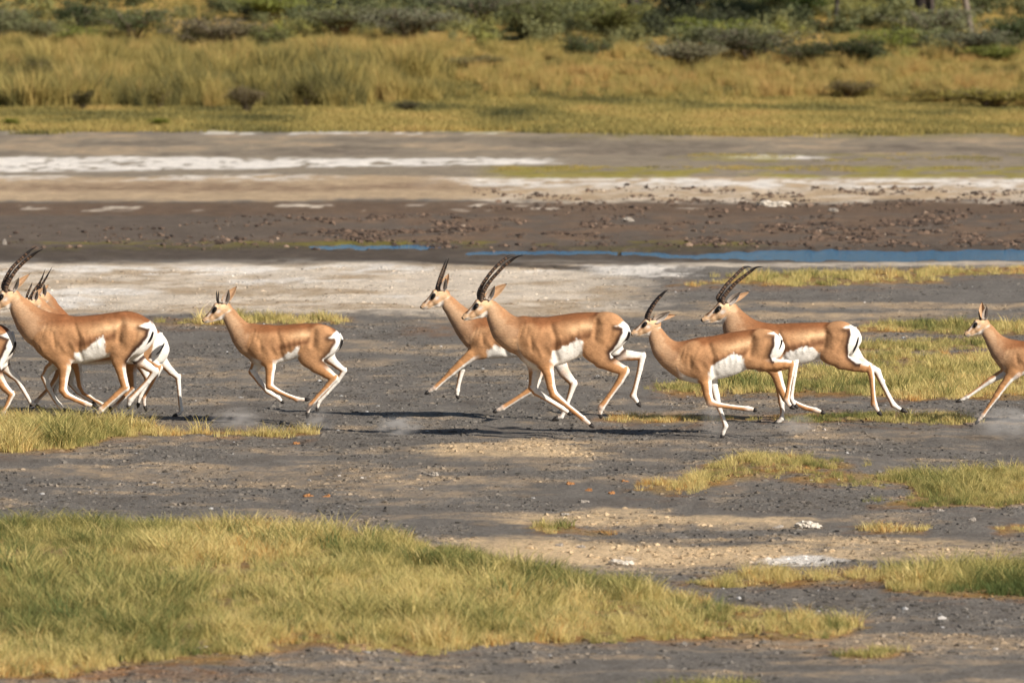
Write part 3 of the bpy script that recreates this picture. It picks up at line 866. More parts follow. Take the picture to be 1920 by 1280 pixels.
# ------------------------------------------------------------------ gazelles
def roundcone(F, X, Y, Z, org, h, a, b, ra, rb, y0, ds, k):
    """smooth-union a tapered capsule (a, b in the side plane at depth y0, depth squashed by ds) into the field"""
    m = max(ra, rb) + k + 2 * h
    lo = [min(a[0], b[0]) - m, y0[0] if False else min(y0) - m * max(ds, .3) - k, min(a[1], b[1]) - m]
    hi = [max(a[0], b[0]) + m, max(y0) + m * max(ds, .3) + k, max(a[1], b[1]) + m]
    s = []
    for ax in range(3):
        i0 = int(max(0, math.floor((lo[ax] - org[ax]) / h))); i1 = int(min(F.shape[ax], math.ceil((hi[ax] - org[ax]) / h) + 1))
        if i1 <= i0: return
        s.append(slice(i0, i1))
    x, y, z = X[s[0]][:, None, None], Y[s[1]][None, :, None], Z[s[2]][None, None, :]
    ex, ez = b[0] - a[0], b[1] - a[1]
    t = np.clip(((x - a[0]) * ex + (z - a[1]) * ez) / (ex * ex + ez * ez + 1e-9), 0, 1)
    yc = y0[0] + (y0[1] - y0[0]) * t
    d = np.sqrt((x - a[0] - t * ex) ** 2 + (z - a[1] - t * ez) ** 2 + ((y - yc) / ds) ** 2) - (ra + (rb - ra) * t)
    old = F[s[0], s[1], s[2]]
    hh = np.maximum(k - np.abs(old - d), 0) / k
    F[s[0], s[1], s[2]] = np.minimum(old, d) - hh * hh * k * 0.25

def cone_eval(V, a, b, ra, rb, y0, ds):
    ex, ez = b[0] - a[0], b[1] - a[1]
    t = np.clip(((V[:, 0] - a[0]) * ex + (V[:, 2] - a[1]) * ez) / (ex * ex + ez * ez + 1e-9), 0, 1)
    yc = y0[0] + (y0[1] - y0[0]) * t
    dx, dz, dy = V[:, 0] - a[0] - t * ex, V[:, 2] - a[1] - t * ez, (V[:, 1] - yc) / ds
    r = ra + (rb - ra) * t
    return np.sqrt(dx * dx + dz * dz + dy * dy) - r, t, dx, dz, dy, r

def surface_nets(F, org, h):
    S = F < 0
    nx, ny, nz = F.shape
    c = np.zeros((nx - 1, ny - 1, nz - 1), dtype=np.int8)
    for i in (0, 1):
        for j in (0, 1):
            for k in (0, 1):
                c += S[i:nx - 1 + i, j:ny - 1 + j, k:nz - 1 + k]
    I, J, K = np.nonzero((c > 0) & (c < 8))
    ids = np.full(c.shape, -1, dtype=np.int64); ids[I, J, K] = np.arange(len(I))
    acc = np.zeros((len(I), 3)); cnt = np.zeros(len(I))
    corners = [(i, j, k) for i in (0, 1) for j in (0, 1) for k in (0, 1)]
    for p in corners:
        for ax in range(3):
            if p[ax]: continue
            q = list(p); q[ax] = 1
            fa, fb = F[I + p[0], J + p[1], K + p[2]], F[I + q[0], J + q[1], K + q[2]]
            m = (fa < 0) != (fb < 0)
            t = np.where(m, fa / np.where(m, fa - fb, 1), 0)
            pos = np.tile(np.array(p, float), (len(I), 1)); pos[:, ax] = t
            acc[m] += pos[m]; cnt[m] += 1
    V = acc / cnt[:, None] + np.stack([I, J, K], 1)
    V = V * h + np.array(org)
    Q = []
    for ax in range(3):
        a0 = np.take(S, range(F.shape[ax] - 1), ax); a1 = np.take(S, range(1, F.shape[ax]), ax)
        e = np.array(np.nonzero(a0 != a1))
        u, w = (ax + 1) % 3, (ax + 2) % 3
        ok = (e[u] > 0) & (e[w] > 0) & (e[u] < F.shape[u] - 1) & (e[w] < F.shape[w] - 1)
        e = e[:, ok]
        ins = a0[tuple(e)]
        qs = []
        for du, dw in ((1, 1), (0, 1), (0, 0), (1, 0)):
            f = e.copy(); f[u] -= du; f[w] -= dw
            qs.append(ids[tuple(f)])
        q = np.stack(qs, 1)
        q[~ins] = q[~ins][:, ::-1]
        Q.append(q)
    Q = np.concatenate(Q)
    return V, Q[(Q >= 0).all(1)]

def smooth_mesh(V, Q, it=2, f=0.5):
    e = np.concatenate([Q[:, [0, 1]], Q[:, [1, 2]], Q[:, [2, 3]], Q[:, [3, 0]]])
    n = np.bincount(e[:, 0], minlength=len(V)).astype(float)[:, None]
    for i in range(it):
        for ff in (f, -f * 0.96):
            s = np.stack([np.bincount(e[:, 0], V[e[:, 1], c], minlength=len(V)) for c in range(3)], 1)
            V = V + ff * (s / np.maximum(n, 1) - V)
    return V

def spline(P, n):
    """Catmull-Rom through the rows of P"""
    P = np.array(P, float)
    Q = np.vstack([2 * P[0] - P[1], P, 2 * P[-1] - P[-2]])
    out = []
    m = len(P) - 1
    for s in np.linspace(0, m, n):
        i = min(int(s), m - 1); t = s - i
        p0, p1, p2, p3 = Q[i], Q[i + 1], Q[i + 2], Q[i + 3]
        out.append(0.5 * (2 * p1 + (p2 - p0) * t + (2 * p0 - 5 * p1 + 4 * p2 - p3) * t * t + (3 * p1 - p0 - 3 * p2 + p3) * t ** 3))
    return np.array(out)

C_TAN, C_BACK, C_BAND, C_LIGHT = L(168, 125, 88), L(118, 72, 42), L(94, 60, 38), L(216, 176, 134)
C_WHITE, C_DARK, C_LEG, C_NECK = L(226, 220, 211), L(58, 37, 27), L(182, 132, 88), L(216, 178, 140)
C_BLACK = L(30, 25, 23)

def mixc(c, m, k):
    m = np.clip(m, 0, 1)[:, None]
    return c * (1 - m) + np.asarray(k)[None, :] * m

# head in units of its nose-to-poll length: along the axis, ventral offset, radius, squash
HEAD = [((.045, .085, .058), (.15, .095, .078), .95), ((.15, .095, .078), (.30, .12, .108), .85), ((.30, .12, .108), (.52, .13, .155), .82), ((.52, .13, .155), (.70, .05, .165), .9),
        ((.70, .05, .165), (.86, .12, .150), .88), ((.13, .04, .05), (.38, .015, .075), .9), ((.38, .015, .075), (.62, -.06, .12), .95), ((.06, .165, .03), (.22, .2, .05), .9), ((.22, .2, .05), (.52, .27, .085), .62), ((.52, .27, .085), (.68, .26, .12), .62)]

def gazelle(spec):
    ox, oy, cs = spec['crop']
    Y0 = dist_of(spec['ground'])
    def px_of(p, crop=None):
        a_, b_, c_ = crop or spec['crop']
        return a_ + p[0] * c_, b_ + p[1] * c_
    x_ref = px_of((spec['trunk'][len(spec['trunk']) // 2][0], 0))[0]
    root_w = at(x_ref, spec['ground'], Y0)
    mpp = Y0 / CP / F_PX
    def W(p, crop=None):
        q = at(*px_of(p, crop), Y0)
        return np.array([q[0] - root_w[0], q[2]])
    def R(r, crop=None): return r * (crop or spec['crop'])[2] * mpp
    root = empty('gazelle', (root_w[0], Y0, 0.0))
    tag(root, spec['label'], 'gazelle', 'running gazelle herd')
    h = 0.0062
    # trunk outline
    T = np.array([list(W((x, t))) + [W((x, b_))[1]] for x, t, b_ in spec['trunk']])
    xs_ = np.linspace(T[0, 0], T[-1, 0], 200)
    S_ = spline(T, 300)
    top, bot = np.interp(xs_, S_[:, 0], S_[:, 1]), np.interp(xs_, S_[:, 0], S_[:, 2])
    size = spec.get('size', 1.0)
    cones = []          # (group, a, b, ra, rb, (y0,y1), ds, k)
    nk = [(W(p), R(p[2]) * (.82 if i == 0 else .88 if i == 1 else .95)) for i, p in enumerate(spec['neck'])]
    for (a_, ra), (b_, rb) in zip(nk[:-1], nk[1:]):
        cones.append(('neck', a_, b_, ra, rb, (0, 0), 0.62 if ra > .075 * size else .58, .09 if ra > .085 * size else .05))
    N_, O_ = W(spec['nose']), W(spec['poll'])
    Lh = np.linalg.norm(O_ - N_); e1 = (O_ - N_) / Lh; e2 = np.array([e1[1], -e1[0]])    # ventral: below the axis
    if e2[1] > 0: e2 = -e2
    hp = lambda a_, b_: N_ + Lh * (a_ * e1 + b_ * e2)
    for (a0, b0, r0), (a1, b1, r1), ds in HEAD:
        cones.append(('head', hp(a0, b0), hp(a1, b1), r0 * Lh, r1 * Lh, (0, 0), ds, .012))
    for s_ in (-1, 1):   # brow ridges over the eyes
        cones.append(('head', hp(.47, .0), hp(.6, -.06), .045 * Lh, .05 * Lh, (s_ * .115 * Lh, s_ * .115 * Lh), 1.0, .012))
    legs = []
    for key, side in (('nf', -1), ('ff', 1), ('nh', -1), ('fh', 1)):
        lg = spec[key]; crop = None
        if isinstance(lg, tuple): crop, lg = lg
        J = [(W(p, crop), (R(p[2], crop) if len(p) > 2 else None)) for p in lg]
        hoof = J[-1][0]; J = J[:-1]
        rads = [j[1] for j in J]
        for i, r in enumerate(rads):
            if r is None: rads[i] = rads[i - 1] * .9
        pts_ = [j[0] for j in J]
        end = pts_[-1] + (hoof - pts_[-1]) * .35
        pts_.append(end); rads.append(rads[-1] * .82)
        off0 = (.060 if 'f' == key[1] else .062) * size
        off1 = (.060 if 'f' == key[1] else .070) * size + spec.get('off_' + key, 0)
        cum = [0]
        for i in range(1, len(pts_)): cum.append(cum[-1] + np.linalg.norm(pts_[i] - pts_[i - 1]))
        g = 'leg' + key
        for i in range(len(pts_) - 1):
            fa, fb = cum[i] / cum[-1], cum[i + 1] / cum[-1]
            ya, yb = side * (off0 + (off1 - off0) * fa), side * (off0 + (off1 - off0) * fb)
            rm = max(rads[i], rads[i + 1])
            reff = rm if rm < .036 else .036 + .32 * (rm - .036)
            cones.append((g, pts_[i], pts_[i + 1], rads[i] * (.93 if rads[i] > .028 else .86), rads[i + 1] * (.93 if rads[i + 1] > .028 else .86), (ya, yb), reff / rm, .045 if i == 0 else (.022 if i == 1 else .009)))
        if key[1] == 'h':      # point of the hock
            hk = max(range(2, len(pts_) - 2), key=lambda q: pts_[q][0] - .4 * abs(cum[q] / cum[-1] - .55))
            cones.append((g, pts_[hk], pts_[hk] + np.array([.018, .020]) * size, rads[hk] * .75, rads[hk] * .42, (side * off1, side * off1), .7, .008))
        fl = len(pts_) - 3     # fetlock, with its bump at the back
        tv_ = (pts_[fl] - pts_[fl - 1]); tv_ = tv_ / (np.linalg.norm(tv_) + 1e-9); bk = np.array([-tv_[1], tv_[0]])
        cones.append((g, pts_[fl], pts_[fl] + bk * .012 * size, rads[fl] * .9, rads[fl] * .55, (side * off1, side * off1), .8, .006))
        s0 = pts_[0]
        tz = np.interp(s0[0] + (.045 if key[1] == 'f' else -.05), xs_, top)
        cones.append(('girdle', np.array([s0[0] + (.045 if key[1] == 'f' else -.055) * size, tz - .055 * size]), s0, .032 * size, min(rads[0] * .8, .085), (side * .045 * size, side * off0), .55, .05))
        legs.append((g, side, pts_, rads, cum, hoof, side * off1))
    allx = [c[1][0] for c in cones] + [c[2][0] for c in cones] + list(T[:, 0])
    allz = [c[1][1] for c in cones] + [c[2][1] for c in cones] + list(T[:, 1]) + list(T[:, 2])
    org = (min(allx) - .09, -.21 * size, min(allz) - .05)
    top_ = (max(allx) + .09, .21 * size, max(allz) + .1)
    nn = [int((top_[i] - org[i]) / h) + 2 for i in range(3)]
    X, Yg, Z = (org[i] + h * np.arange(nn[i]) for i in range(3))
    # trunk field
    tp, bt = np.interp(X, xs_, top), np.interp(X, xs_, bot)
    zc, hz = (tp + bt) / 2, np.maximum((tp - bt) / 2, .004)
    tt = np.clip((X - T[0, 0]) / (T[-1, 0] - T[0, 0]), 0, 1)
    prof = np.interp(tt, [0, .04, .09, .16, .35, .55, .68, .8, .92, 1], [.2, .5, .74, .9, 1.0, .97, .80, .9, .78, .5])
    hy = np.minimum((.085 + .17 * hz) * prof, np.maximum(hz * .9, .02)) * (.75 + .25 * size)
    hy = hy * (1 + .0022 * np.sin(X * 2 * np.pi / .05 + 3 * np.sin(X * 9)) * np.interp(tt, [0, .25, .35, .6, .7, 1], [0, 0, 1, 1, 0, 0]))
    qz = np.abs(Z[None, None, :] - zc[:, None, None]) / hz[:, None, None]
    qy = np.abs(Yg[None, :, None]) / hy[:, None, None]
    ex = 2.25
    d = ((qz ** ex + qy ** ex) ** (1 / ex) - 1) * np.minimum(hz, hy)[:, None, None]
    dxo = np.maximum(np.maximum(T[0, 0] - X, X - T[-1, 0]), 0)[:, None, None]
    F = np.where(dxo > 0, np.sqrt(np.maximum(d, 0) ** 2 + dxo ** 2) + .001, d).astype(np.float32)
    for g, a_, b_, ra, rb, yy, ds, k in cones:
        roundcone(F, X, Yg, Z, org, h, a_, b_, ra, rb, yy, ds, k)
    V, Q = surface_nets(F, org, h)
    V = smooth_mesh(V, Q, 3, .5)
    ee = np.concatenate([Q[:, [0, 1]], Q[:, [1, 2]], Q[:, [2, 3]], Q[:, [3, 0]]]); en = np.maximum(np.bincount(ee[:, 0], minlength=len(V)), 1).astype(float)[:, None]
    wsm = (np.exp(-((V[:, 0] - T[0, 0] - .012) / .045) ** 2) * (V[:, 2] > np.interp(T[0, 0] + .06, xs_, bot)))[:, None] * .6
    for _ in range(26):      # ease the base of the neck into the shoulders
        sm = np.stack([np.bincount(ee[:, 0], V[ee[:, 1], c_], minlength=len(V)) for c_ in range(3)], 1) / en
        V = V + wsm * (sm - V)
    # ---- muscle relief on the flanks, worked in body coordinates (along, height)
    tx_ = (V[:, 0] - T[0, 0]) / (T[-1, 0] - T[0, 0])
    tpv, btv = np.interp(V[:, 0], xs_, top), np.interp(V[:, 0], xs_, bot)
    vx_ = (V[:, 2] - btv) / np.maximum(tpv - btv, .02)
    Ln, Hn = (T[-1, 0] - T[0, 0]), .34 * size
    def crease(pts, wdt, amp):
        dd = np.full(len(V), 9.)
        for (t0, v0), (t1, v1) in zip(pts[:-1], pts[1:]):
            ex_, ey_ = (t1 - t0) * Ln, (v1 - v0) * Hn
            px__, py__ = (tx_ - t0) * Ln, (vx_ - v0) * Hn
            q = np.clip((px__ * ex_ + py__ * ey_) / (ex_ * ex_ + ey_ * ey_), 0, 1)
            dd = np.minimum(dd, np.hypot(px__ - q * ex_, py__ - q * ey_))
        return amp * np.exp(-(dd / wdt) ** 2)
    disp = (crease([(.30, .82), (.34, .55), (.33, .30), (.36, .12)], .022, -.013) + crease([(.22, .80), (.17, .50), (.22, .28)], .020, .007)
            + crease([(.27, .45), (.31, .30)], .020, .008) + crease([(.12, .62), (.13, .35)], .018, -.008)
            + crease([(.70, .80), (.69, .55), (.68, .35)], .024, -.013) + crease([(.60, .74), (.72, .70)], .028, -.008)
            + crease([(.42, .40), (.60, .36)], .05, .009) + crease([(.84, .70), (.82, .42), (.78, .15)], .018, -.006) + crease([(.76, .60), (.75, .35)], .03, .008)
            + crease([(.40, .60), (.62, .56)], .020, -.005)
            + crease([(.06, .90), (.02, .52)], .012, -.0035) + crease([(.10, .92), (.08, .6)], .011, -.003) + crease([(.02, .85), (-.02, .5)], .012, -.003))
    for k_ in range(4):
        disp = disp + crease([(.385 + .055 * k_, .55), (.40 + .055 * k_, .30)], .011, .0032)
    disp = disp + .010 * (fbm(V[:, 0] * 14 + 5, V[:, 2] * 14 + 2, 2) - .5)
    disp = disp * size * sstep(.02, .06, np.abs(V[:, 1])) * sstep(-.25, .05, vx_) * sstep(-.12, .02, tx_) * sstep(1.06, .96, tx_)
    V[:, 1] += np.sign(V[:, 1]) * disp
    # ---- coat colours
    nv = len(V)
    x, y, z = V[:, 0], V[:, 1], V[:, 2]
    tpv, btv = np.interp(x, xs_, top), np.interp(x, xs_, bot)
    v = (z - btv) / np.maximum(tpv - btv, .02)
    t = (x - T[0, 0]) / (T[-1, 0] - T[0, 0])
    mott = fbm(x * 22 + 3, z * 22 + y * 9, 3) - .5
    mot2 = fbm(x * 7 + 13, z * 9 + y * 5, 3) - .5
    vv = v + mott * .05
    col = np.tile(C_TAN, (nv, 1))
    col = mixc(col, sstep(.74, .93, vv) * .9, C_BACK)
    col = mixc(col, .55 * np.exp(-(((t - .80) / .10) ** 2 + ((vv - .45) / .22) ** 2)), C_LIGHT)
    col = mixc(col, .35 * np.exp(-(((t - .20) / .08) ** 2 + ((vv - .55) / .2) ** 2)), C_BAND)
    col = mixc(col, .8 * np.exp(-((vv - .67) / .085) ** 2) * sstep(.35, .55, t) * sstep(.98, .8, t), C_LIGHT)
    band_on = sstep(.22, .36, t) * sstep(.82, .7, t)
    col = mixc(col, .85 * np.exp(-((vv - .45 - .12 * (t - .5)) / .10) ** 2) * band_on, C_BAND)
    def P2(poly, crop=None): return [tuple(W(p, crop)) for p in poly]
    bel = spec['belly']
    sdb = poly_sd(x, z, P2(bel)) if bel else np.full(nv, 9.)
    under = sstep(.14, .02, v) * sstep(.18, .3, t) * sstep(.95, .8, t)
    white = np.maximum(sstep(.010, -.010, sdb + mott * .04 + (fbm(x * 70, z * 45 + y * 20, 2) - .5) * .02), under)
    white = np.maximum(white, sstep(.10, .03, v) * sstep(-.02, .1, t) * sstep(.4, .25, t))
    white = np.maximum(white, sstep(.05, -.02, np.abs(y) - .035) * sstep(.34, .2, v) * sstep(.2, .3, t))
    colT = mixc(col, white, C_WHITE)
    # per group distances
    dist = {'trunk': None}
    leginfo, leginfo_n = {}, {}
    for g, a_, b_, ra, rb, yy, ds, k in cones:
        dd, tt_, dx, dz, dy, r = cone_eval(V, a_, b_, ra, rb, yy, ds)
        if g not in dist:
            dist[g] = dd.copy()
            if g.startswith('leg'):
                leginfo[g] = [np.zeros(nv), np.zeros(nv), np.full(nv, 9.), np.zeros(nv)]
        dist[g] = np.minimum(dist[g], dd)
        if g == 'neck':
            tn = (b_ - a_) / (np.linalg.norm(b_ - a_) + 1e-9)
            if 'nk' not in leginfo_n: leginfo_n['nk'] = [np.full(nv, 9.), np.zeros(nv)]
            m = dd < leginfo_n['nk'][0]
            leginfo_n['nk'][1][m] = ((-dx * tn[1] + dz * tn[0]) / r)[m]; leginfo_n['nk'][0][m] = dd[m]
        if g.startswith('leg'):
            li = leginfo[g]
            tv = (b_ - a_) / (np.linalg.norm(b_ - a_) + 1e-9)
            fr = np.array([tv[1], -tv[0]])
            m = dd < li[2]
            li[0][m] = ((dx * fr[0] + dz * fr[1]) / r)[m]; li[1][m] = (dy / r)[m]; li[2][m] = dd[m]
            li[3][m] = r[m]
    hyv, hzv, zcv = np.interp(x, X, hy), np.interp(x, X, hz), np.interp(x, X, zc)
    dT = (((np.abs(z - zcv) / hzv) ** ex + (np.abs(y) / hyv) ** ex) ** (1 / ex) - 1) * np.minimum(hyv, hzv)
    dT = dT + np.maximum(np.maximum(T[0, 0] - x, x - T[-1, 0]), 0)
    dT = np.minimum(dT, dist['girdle'])
    col = colT
    # neck
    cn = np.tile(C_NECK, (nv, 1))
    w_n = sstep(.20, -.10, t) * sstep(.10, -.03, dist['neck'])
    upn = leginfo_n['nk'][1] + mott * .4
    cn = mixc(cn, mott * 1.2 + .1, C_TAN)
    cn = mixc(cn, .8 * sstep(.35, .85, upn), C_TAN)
    cn = mixc(cn, .5 * sstep(-.45, -.9, upn), L(150, 128, 112))  # throat greyed: shade on the neck's underside painted into the coat
    cn = mixc(cn, .35 * np.exp(-((upn + .1) / .3) ** 2), L(226, 190, 154))  # neck side lightened, part of the same painted shading
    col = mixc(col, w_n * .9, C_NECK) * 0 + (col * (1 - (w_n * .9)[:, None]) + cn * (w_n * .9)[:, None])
    # legs
    for g, side, pts_, rads, cum, hoof, yo in legs:
        li = leginfo[g]
        dors, outw = li[0], li[1] * side
        others = np.minimum(dT, dist['neck'])
        for g2 in leginfo:
            if g2 != g: others = np.minimum(others, dist[g2])
        w = sstep(.012, -.012, dist[g] - others)
        low = sstep(.060, .036, li[3]) if g.endswith('h') else sstep(.066, .042, li[3])
        cl = np.tile(C_LEG, (nv, 1))
        cl = mixc(cl, sstep(.04, .075, li[3]), C_TAN)
        wl = sstep(.12, -.18, dors + .42 * outw + mott * .3) * low
        wl = np.maximum(wl, sstep(-.1, -.45, outw) * (1 - low) * .9)
        endp = pts_[-1]
        pas = sstep(.09, .045, np.hypot(x - endp[0], z - endp[1])) * .55
        cl = mixc(cl, np.maximum(wl, pas), C_WHITE * .93)
        col = col * (1 - w[:, None]) + cl * w[:, None]
    # rump: white crescent and its dark rim
    if spec.get('rump'):
        crop, poly = spec['rump'] if isinstance(spec['rump'], tuple) else (None, spec['rump'])
        PR = P2(poly, crop)
        sdr = poly_sd(x, z, PR)
        leg_low = np.ones(nv)
        for g, side, *_r in legs:
            if g.endswith('h'): leg_low = np.minimum(leg_low, np.where((dist[g] < dT - .004) & (leginfo[g][3] < .045), 0, 1))
        xr = max(p_[0] for p_ in PR); zr = max(p_[1] for p_ in PR)
        rim = np.exp(-(np.maximum(sdr - .016, 0) / .024) ** 1.6) * (sdr > -.01) * sstep(zr - .01, zr - .06, z) * leg_low * sstep(.03, -.02, x - xr)
        col = mixc(col, .97 * rim * spec.get('rim', 1.0), C_DARK)
        wr = sstep(.008, -.008, sdr + mott * .022) * leg_low
        back = sstep(.045, .02, np.abs(y)) * sstep(xr - .10, xr - .05, x) * sstep(zr + .005, zr - .03, z) * leg_low * (dT < .02)
        col = mixc(col, np.maximum(wr, back), C_WHITE)
    # head
    ha = ((x - N_[0]) * e1[0] + (z - N_[1]) * e1[1]) / Lh
    hb = ((x - N_[0]) * e2[0] + (z - N_[1]) * e2[1]) / Lh
    hw = np.abs(y) / Lh
    w_h = sstep(.012, -.006, dist['head'] - dist['neck']) * sstep(1.02, .86, ha)
    ch = np.tile(C_NECK * .98, (nv, 1))
    ch = mixc(ch, .75 * np.exp(-(((ha - .56) / .1) ** 2 + ((hb - .16) / .09) ** 2)), C_TAN)
    ch = mixc(ch, sstep(.22, .27, hb) * .8, C_WHITE)
    ch = mixc(ch, sstep(.26, .12, ha) * sstep(.1, .15, hb) * .75, C_WHITE)
    ch = mixc(ch, .8 * np.exp(-(((ha - .60) / .07) ** 2 + ((hb - .085) / .05) ** 2)), C_WHITE)
    ch = mixc(ch, .85 * sstep(.075, .035, hw) * sstep(.08, .0, hb) * sstep(.1, .2, ha), C_BACK * .8)       # rufous blaze down the nose
    ch = mixc(ch, .7 * np.exp(-((ha - .21) / .06) ** 2) * sstep(.09, .02, hb) * sstep(.11, .05, hw), C_DARK)
    st = hb - (.0 + (.52 - ha) * .30)
    ch = mixc(ch, .8 * np.exp(-((st + .06) / .028) ** 2) * sstep(.16, .24, ha) * sstep(.66, .58, ha) * sstep(.05, .075, hw), C_WHITE)   # pale line from horn to muzzle
    ch = mixc(ch, .72 * np.exp(-((st - .02) / .032) ** 2) * sstep(.2, .3, ha) * sstep(.5, .42, ha), L(128, 80, 48))
    ch = mixc(ch, 1.0 * sstep(1.15, .8, np.hypot((ha - .515 + .6 * (hb + .02)) / .100, (hb + .018) / .078)) * sstep(.05, .075, hw), C_BLACK)
    ch = mixc(ch, sstep(.045, .02, ha - .08 * (hb - .06)) * sstep(.15, .1, hb), C_BLACK)
    ch = mixc(ch, .8 * np.exp(-((hb - .145 - .12 * ha) / .012) ** 2) * sstep(.2, .15, ha), C_DARK)
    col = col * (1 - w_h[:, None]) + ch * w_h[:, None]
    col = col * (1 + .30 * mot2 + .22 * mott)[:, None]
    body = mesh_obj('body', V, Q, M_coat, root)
    set_attr(body, 'coat', np.clip(col, .004, .85))
    # ---- eyes
    import bmesh
    for s_ in (-1, 1):
        bm = bmesh.new(); bmesh.ops.create_uvsphere(bm, u_segments=12, v_segments=8, radius=.040 * Lh)
        me = bpy.data.meshes.new('eye'); bm.to_mesh(me); bm.free(); me.materials.append(M_eye)
        e = bpy.data.objects.new('eye', me); COL.objects.link(e); e.parent = root
        c_ = hp(.525, -.015); e.location = (c_[0], s_ * .148 * Lh, c_[1])
        me.polygons.foreach_set('use_smooth', np.ones(len(me.polygons), dtype=bool))
    # ---- horns
    for i, (side, crop, path, r0) in enumerate(spec.get('horns', [])):
        P = [hp(.70, -.02)] + [W(p, crop) for p in path]
        nP = len(P)
        P3 = [(p[0], side * (.020 + spec.get('splay', .05) * (j / (nP - 1)) ** 1.3) * size, p[1]) for j, p in enumerate(P)]
        n_ = 150
        S3 = spline(P3, n_); S3[0] -= (S3[1] - S3[0]) * 2.0
        tl = np.linspace(0, 1, n_)
        rr = .86 * R(r0, crop) * (1 - .50 * tl) * np.clip((1 - tl) / .22, .05, 1) ** .7
        rings = spec.get('rings', 15)
        ph = ((tl + .010 * np.sin(tl * 40 + i * 2)) ** .85 / .74 * rings) % 1.0
        ridge = np.where((tl < .76) & (tl > .04), np.exp(-((ph - .5) / .2) ** 2), 0) * (rings > 0)
        rr2 = rr * (1 + .12 * ridge - .06 * (tl < .74))
        V_, F_ = tube(S3, rr2, 10)
        ho = mesh_obj('horn', V_, F_, M_horn, root)
        cb = np.repeat((C_BLACK * .7)[None, :] * (1 - ridge[:, None] * .9) + L(116, 90, 70)[None, :] * ridge[:, None] * .9 + (L(70, 56, 46) * .5)[None, :] * (1 - tl)[:, None], 10, 0)
        set_attr(ho, 'coat', cb)
    # ---- ears: cupped leaves with thickness
    for side, crop, bpt, tpt, wd in spec.get('ears', []):
        B, Tp = W(bpt, crop), W(tpt, crop)
        if side > 0: B = hp(.84, -.06)
        else: B = .6 * B + .4 * hp(.84, -.02)
        ln = np.linalg.norm(Tp - B); ax = (Tp - B) / ln; pr = np.array([-ax[1], ax[0]])
        yb = side * .045 * size
        nu, nv_ = 12, 9
        vs, cs_ = [], []
        for layer in (0, 1):
            for i in range(nu):
                u = i / (nu - 1)
                wu = 1.1 * wd * ln * (math.sin(math.pi * min(1, .12 + u * .88) ** .8) ** .85 * .95 + .04 * (1 - u))
                for j in range(nv_):
                    q = -1 + 2 * j / (nv_ - 1)
                    cup = .42 * wu * (1 - q * q)
                    p = B + ax * ln * u + pr * wu * .5 * q
                    yy = yb + side * (.03 * u * size) - side * 0.0 + (cup * (1 if side < 0 else 1)) * (1.0 if side < 0 else -1.0) * (1 if side < 0 else -1)
                    yy += layer * .004
                    vs.append((p[0], yy, p[1]))
                    inner = layer == 0
                    if inner:
                        c = (L(206, 194, 182) if q * (1 if side < 0 else -1) < -.35 else (L(58, 48, 42) if abs(q) < .25 and .12 < u < .7 else L(168, 154, 142))) if side < 0 else L(186, 150, 116)
                        if u > .93: c = L(70, 58, 50)
                    else:
                        c = L(188, 158, 128)
                    cs_.append(c)
        nL = nu * nv_
        fs = []
        for i in range(nu - 1):
            for j in range(nv_ - 1):
                a_ = i * nv_ + j
                fs.append((a_, a_ + 1, a_ + nv_ + 1, a_ + nv_))
                fs.append((nL + a_, nL + a_ + nv_, nL + a_ + nv_ + 1, nL + a_ + 1))
        loop = [j for j in range(nv_)] + [i * nv_ + nv_ - 1 for i in range(1, nu)] + [(nu - 1) * nv_ + j for j in range(nv_ - 2, -1, -1)] + [i * nv_ for i in range(nu - 2, 0, -1)]
        for q in range(len(loop)):
            a_, b_ = loop[q], loop[(q + 1) % len(loop)]
            fs.append((b_, a_, nL + a_, nL + b_))
        eo = mesh_obj('ear', vs, fs, M_coat, root)
        set_attr(eo, 'coat', np.array(cs_))
    # ---- hooves: two pointed toes each
    for g, side, pts_, rads, cum, hoof, yo in legs:
        a_ = pts_[-1] + (pts_[-2] - pts_[-1]) * .05
        dirv = hoof - a_; ll = np.linalg.norm(dirv); dirv = dirv / ll
        sole = np.array([dirv[1], -dirv[0]])
        vs, fs = [], []
        rw = max(rads[-1] * 1.05, .011)
        for toe in (-1, 1):
            o_ = len(vs)
            for k, (u, w_, hgt) in enumerate(((0, .95, 1.05), (.35, 1.08, 1.12), (.75, .8, .75), (1.0, .25, .2))):
                c = a_ + dirv * ll * u - sole * rw * .1 * u
                for q in range(6):
                    th = 2 * math.pi * q / 6
                    vs.append((c[0] + sole[0] * math.cos(th) * rw * hgt, yo + toe * (rw * .52 + .0015 + u * .004) + math.sin(th) * rw * w_ * .55, c[1] + sole[1] * math.cos(th) * rw * hgt))
            for k in range(3):
                for q in range(6):
                    fs.append((o_ + k * 6 + q, o_ + k * 6 + (q + 1) % 6, o_ + k * 6 + 6 + (q + 1) % 6, o_ + k * 6 + 6 + q))
            fs.append(tuple(o_ + 5 - q for q in range(6))); fs.append(tuple(o_ + 18 + q for q in range(6)))
        mesh_obj('hoof', vs, fs, M_hoof, root)
    # ---- tail
    if spec.get('tail'):
        crop, path = spec['tail']
        P = [W(p, crop) for p in path]
        yy = np.array([0, -.05, -.075, -.085])[:len(P)] * size
        S3 = spline([(p[0], y_, p[1]) for p, y_ in zip(P, yy)], 18)
        tl = np.linspace(0, 1, 18)
        S3[:, 0] -= .024 * size * tl ** .5
        V_, F_ = tube(S3, (.008 - .003 * tl + .004 * np.sin(tl * 3.1)) * np.clip((1 - tl) / .15, .2, 1) * size, 8)
        to = mesh_obj('tail', V_, F_, M_coat, root)
        set_attr(to, 'coat', np.repeat(np.where((tl > .38)[:, None], C_BLACK[None, :], C_WHITE[None, :]), 8, 0))
    return root

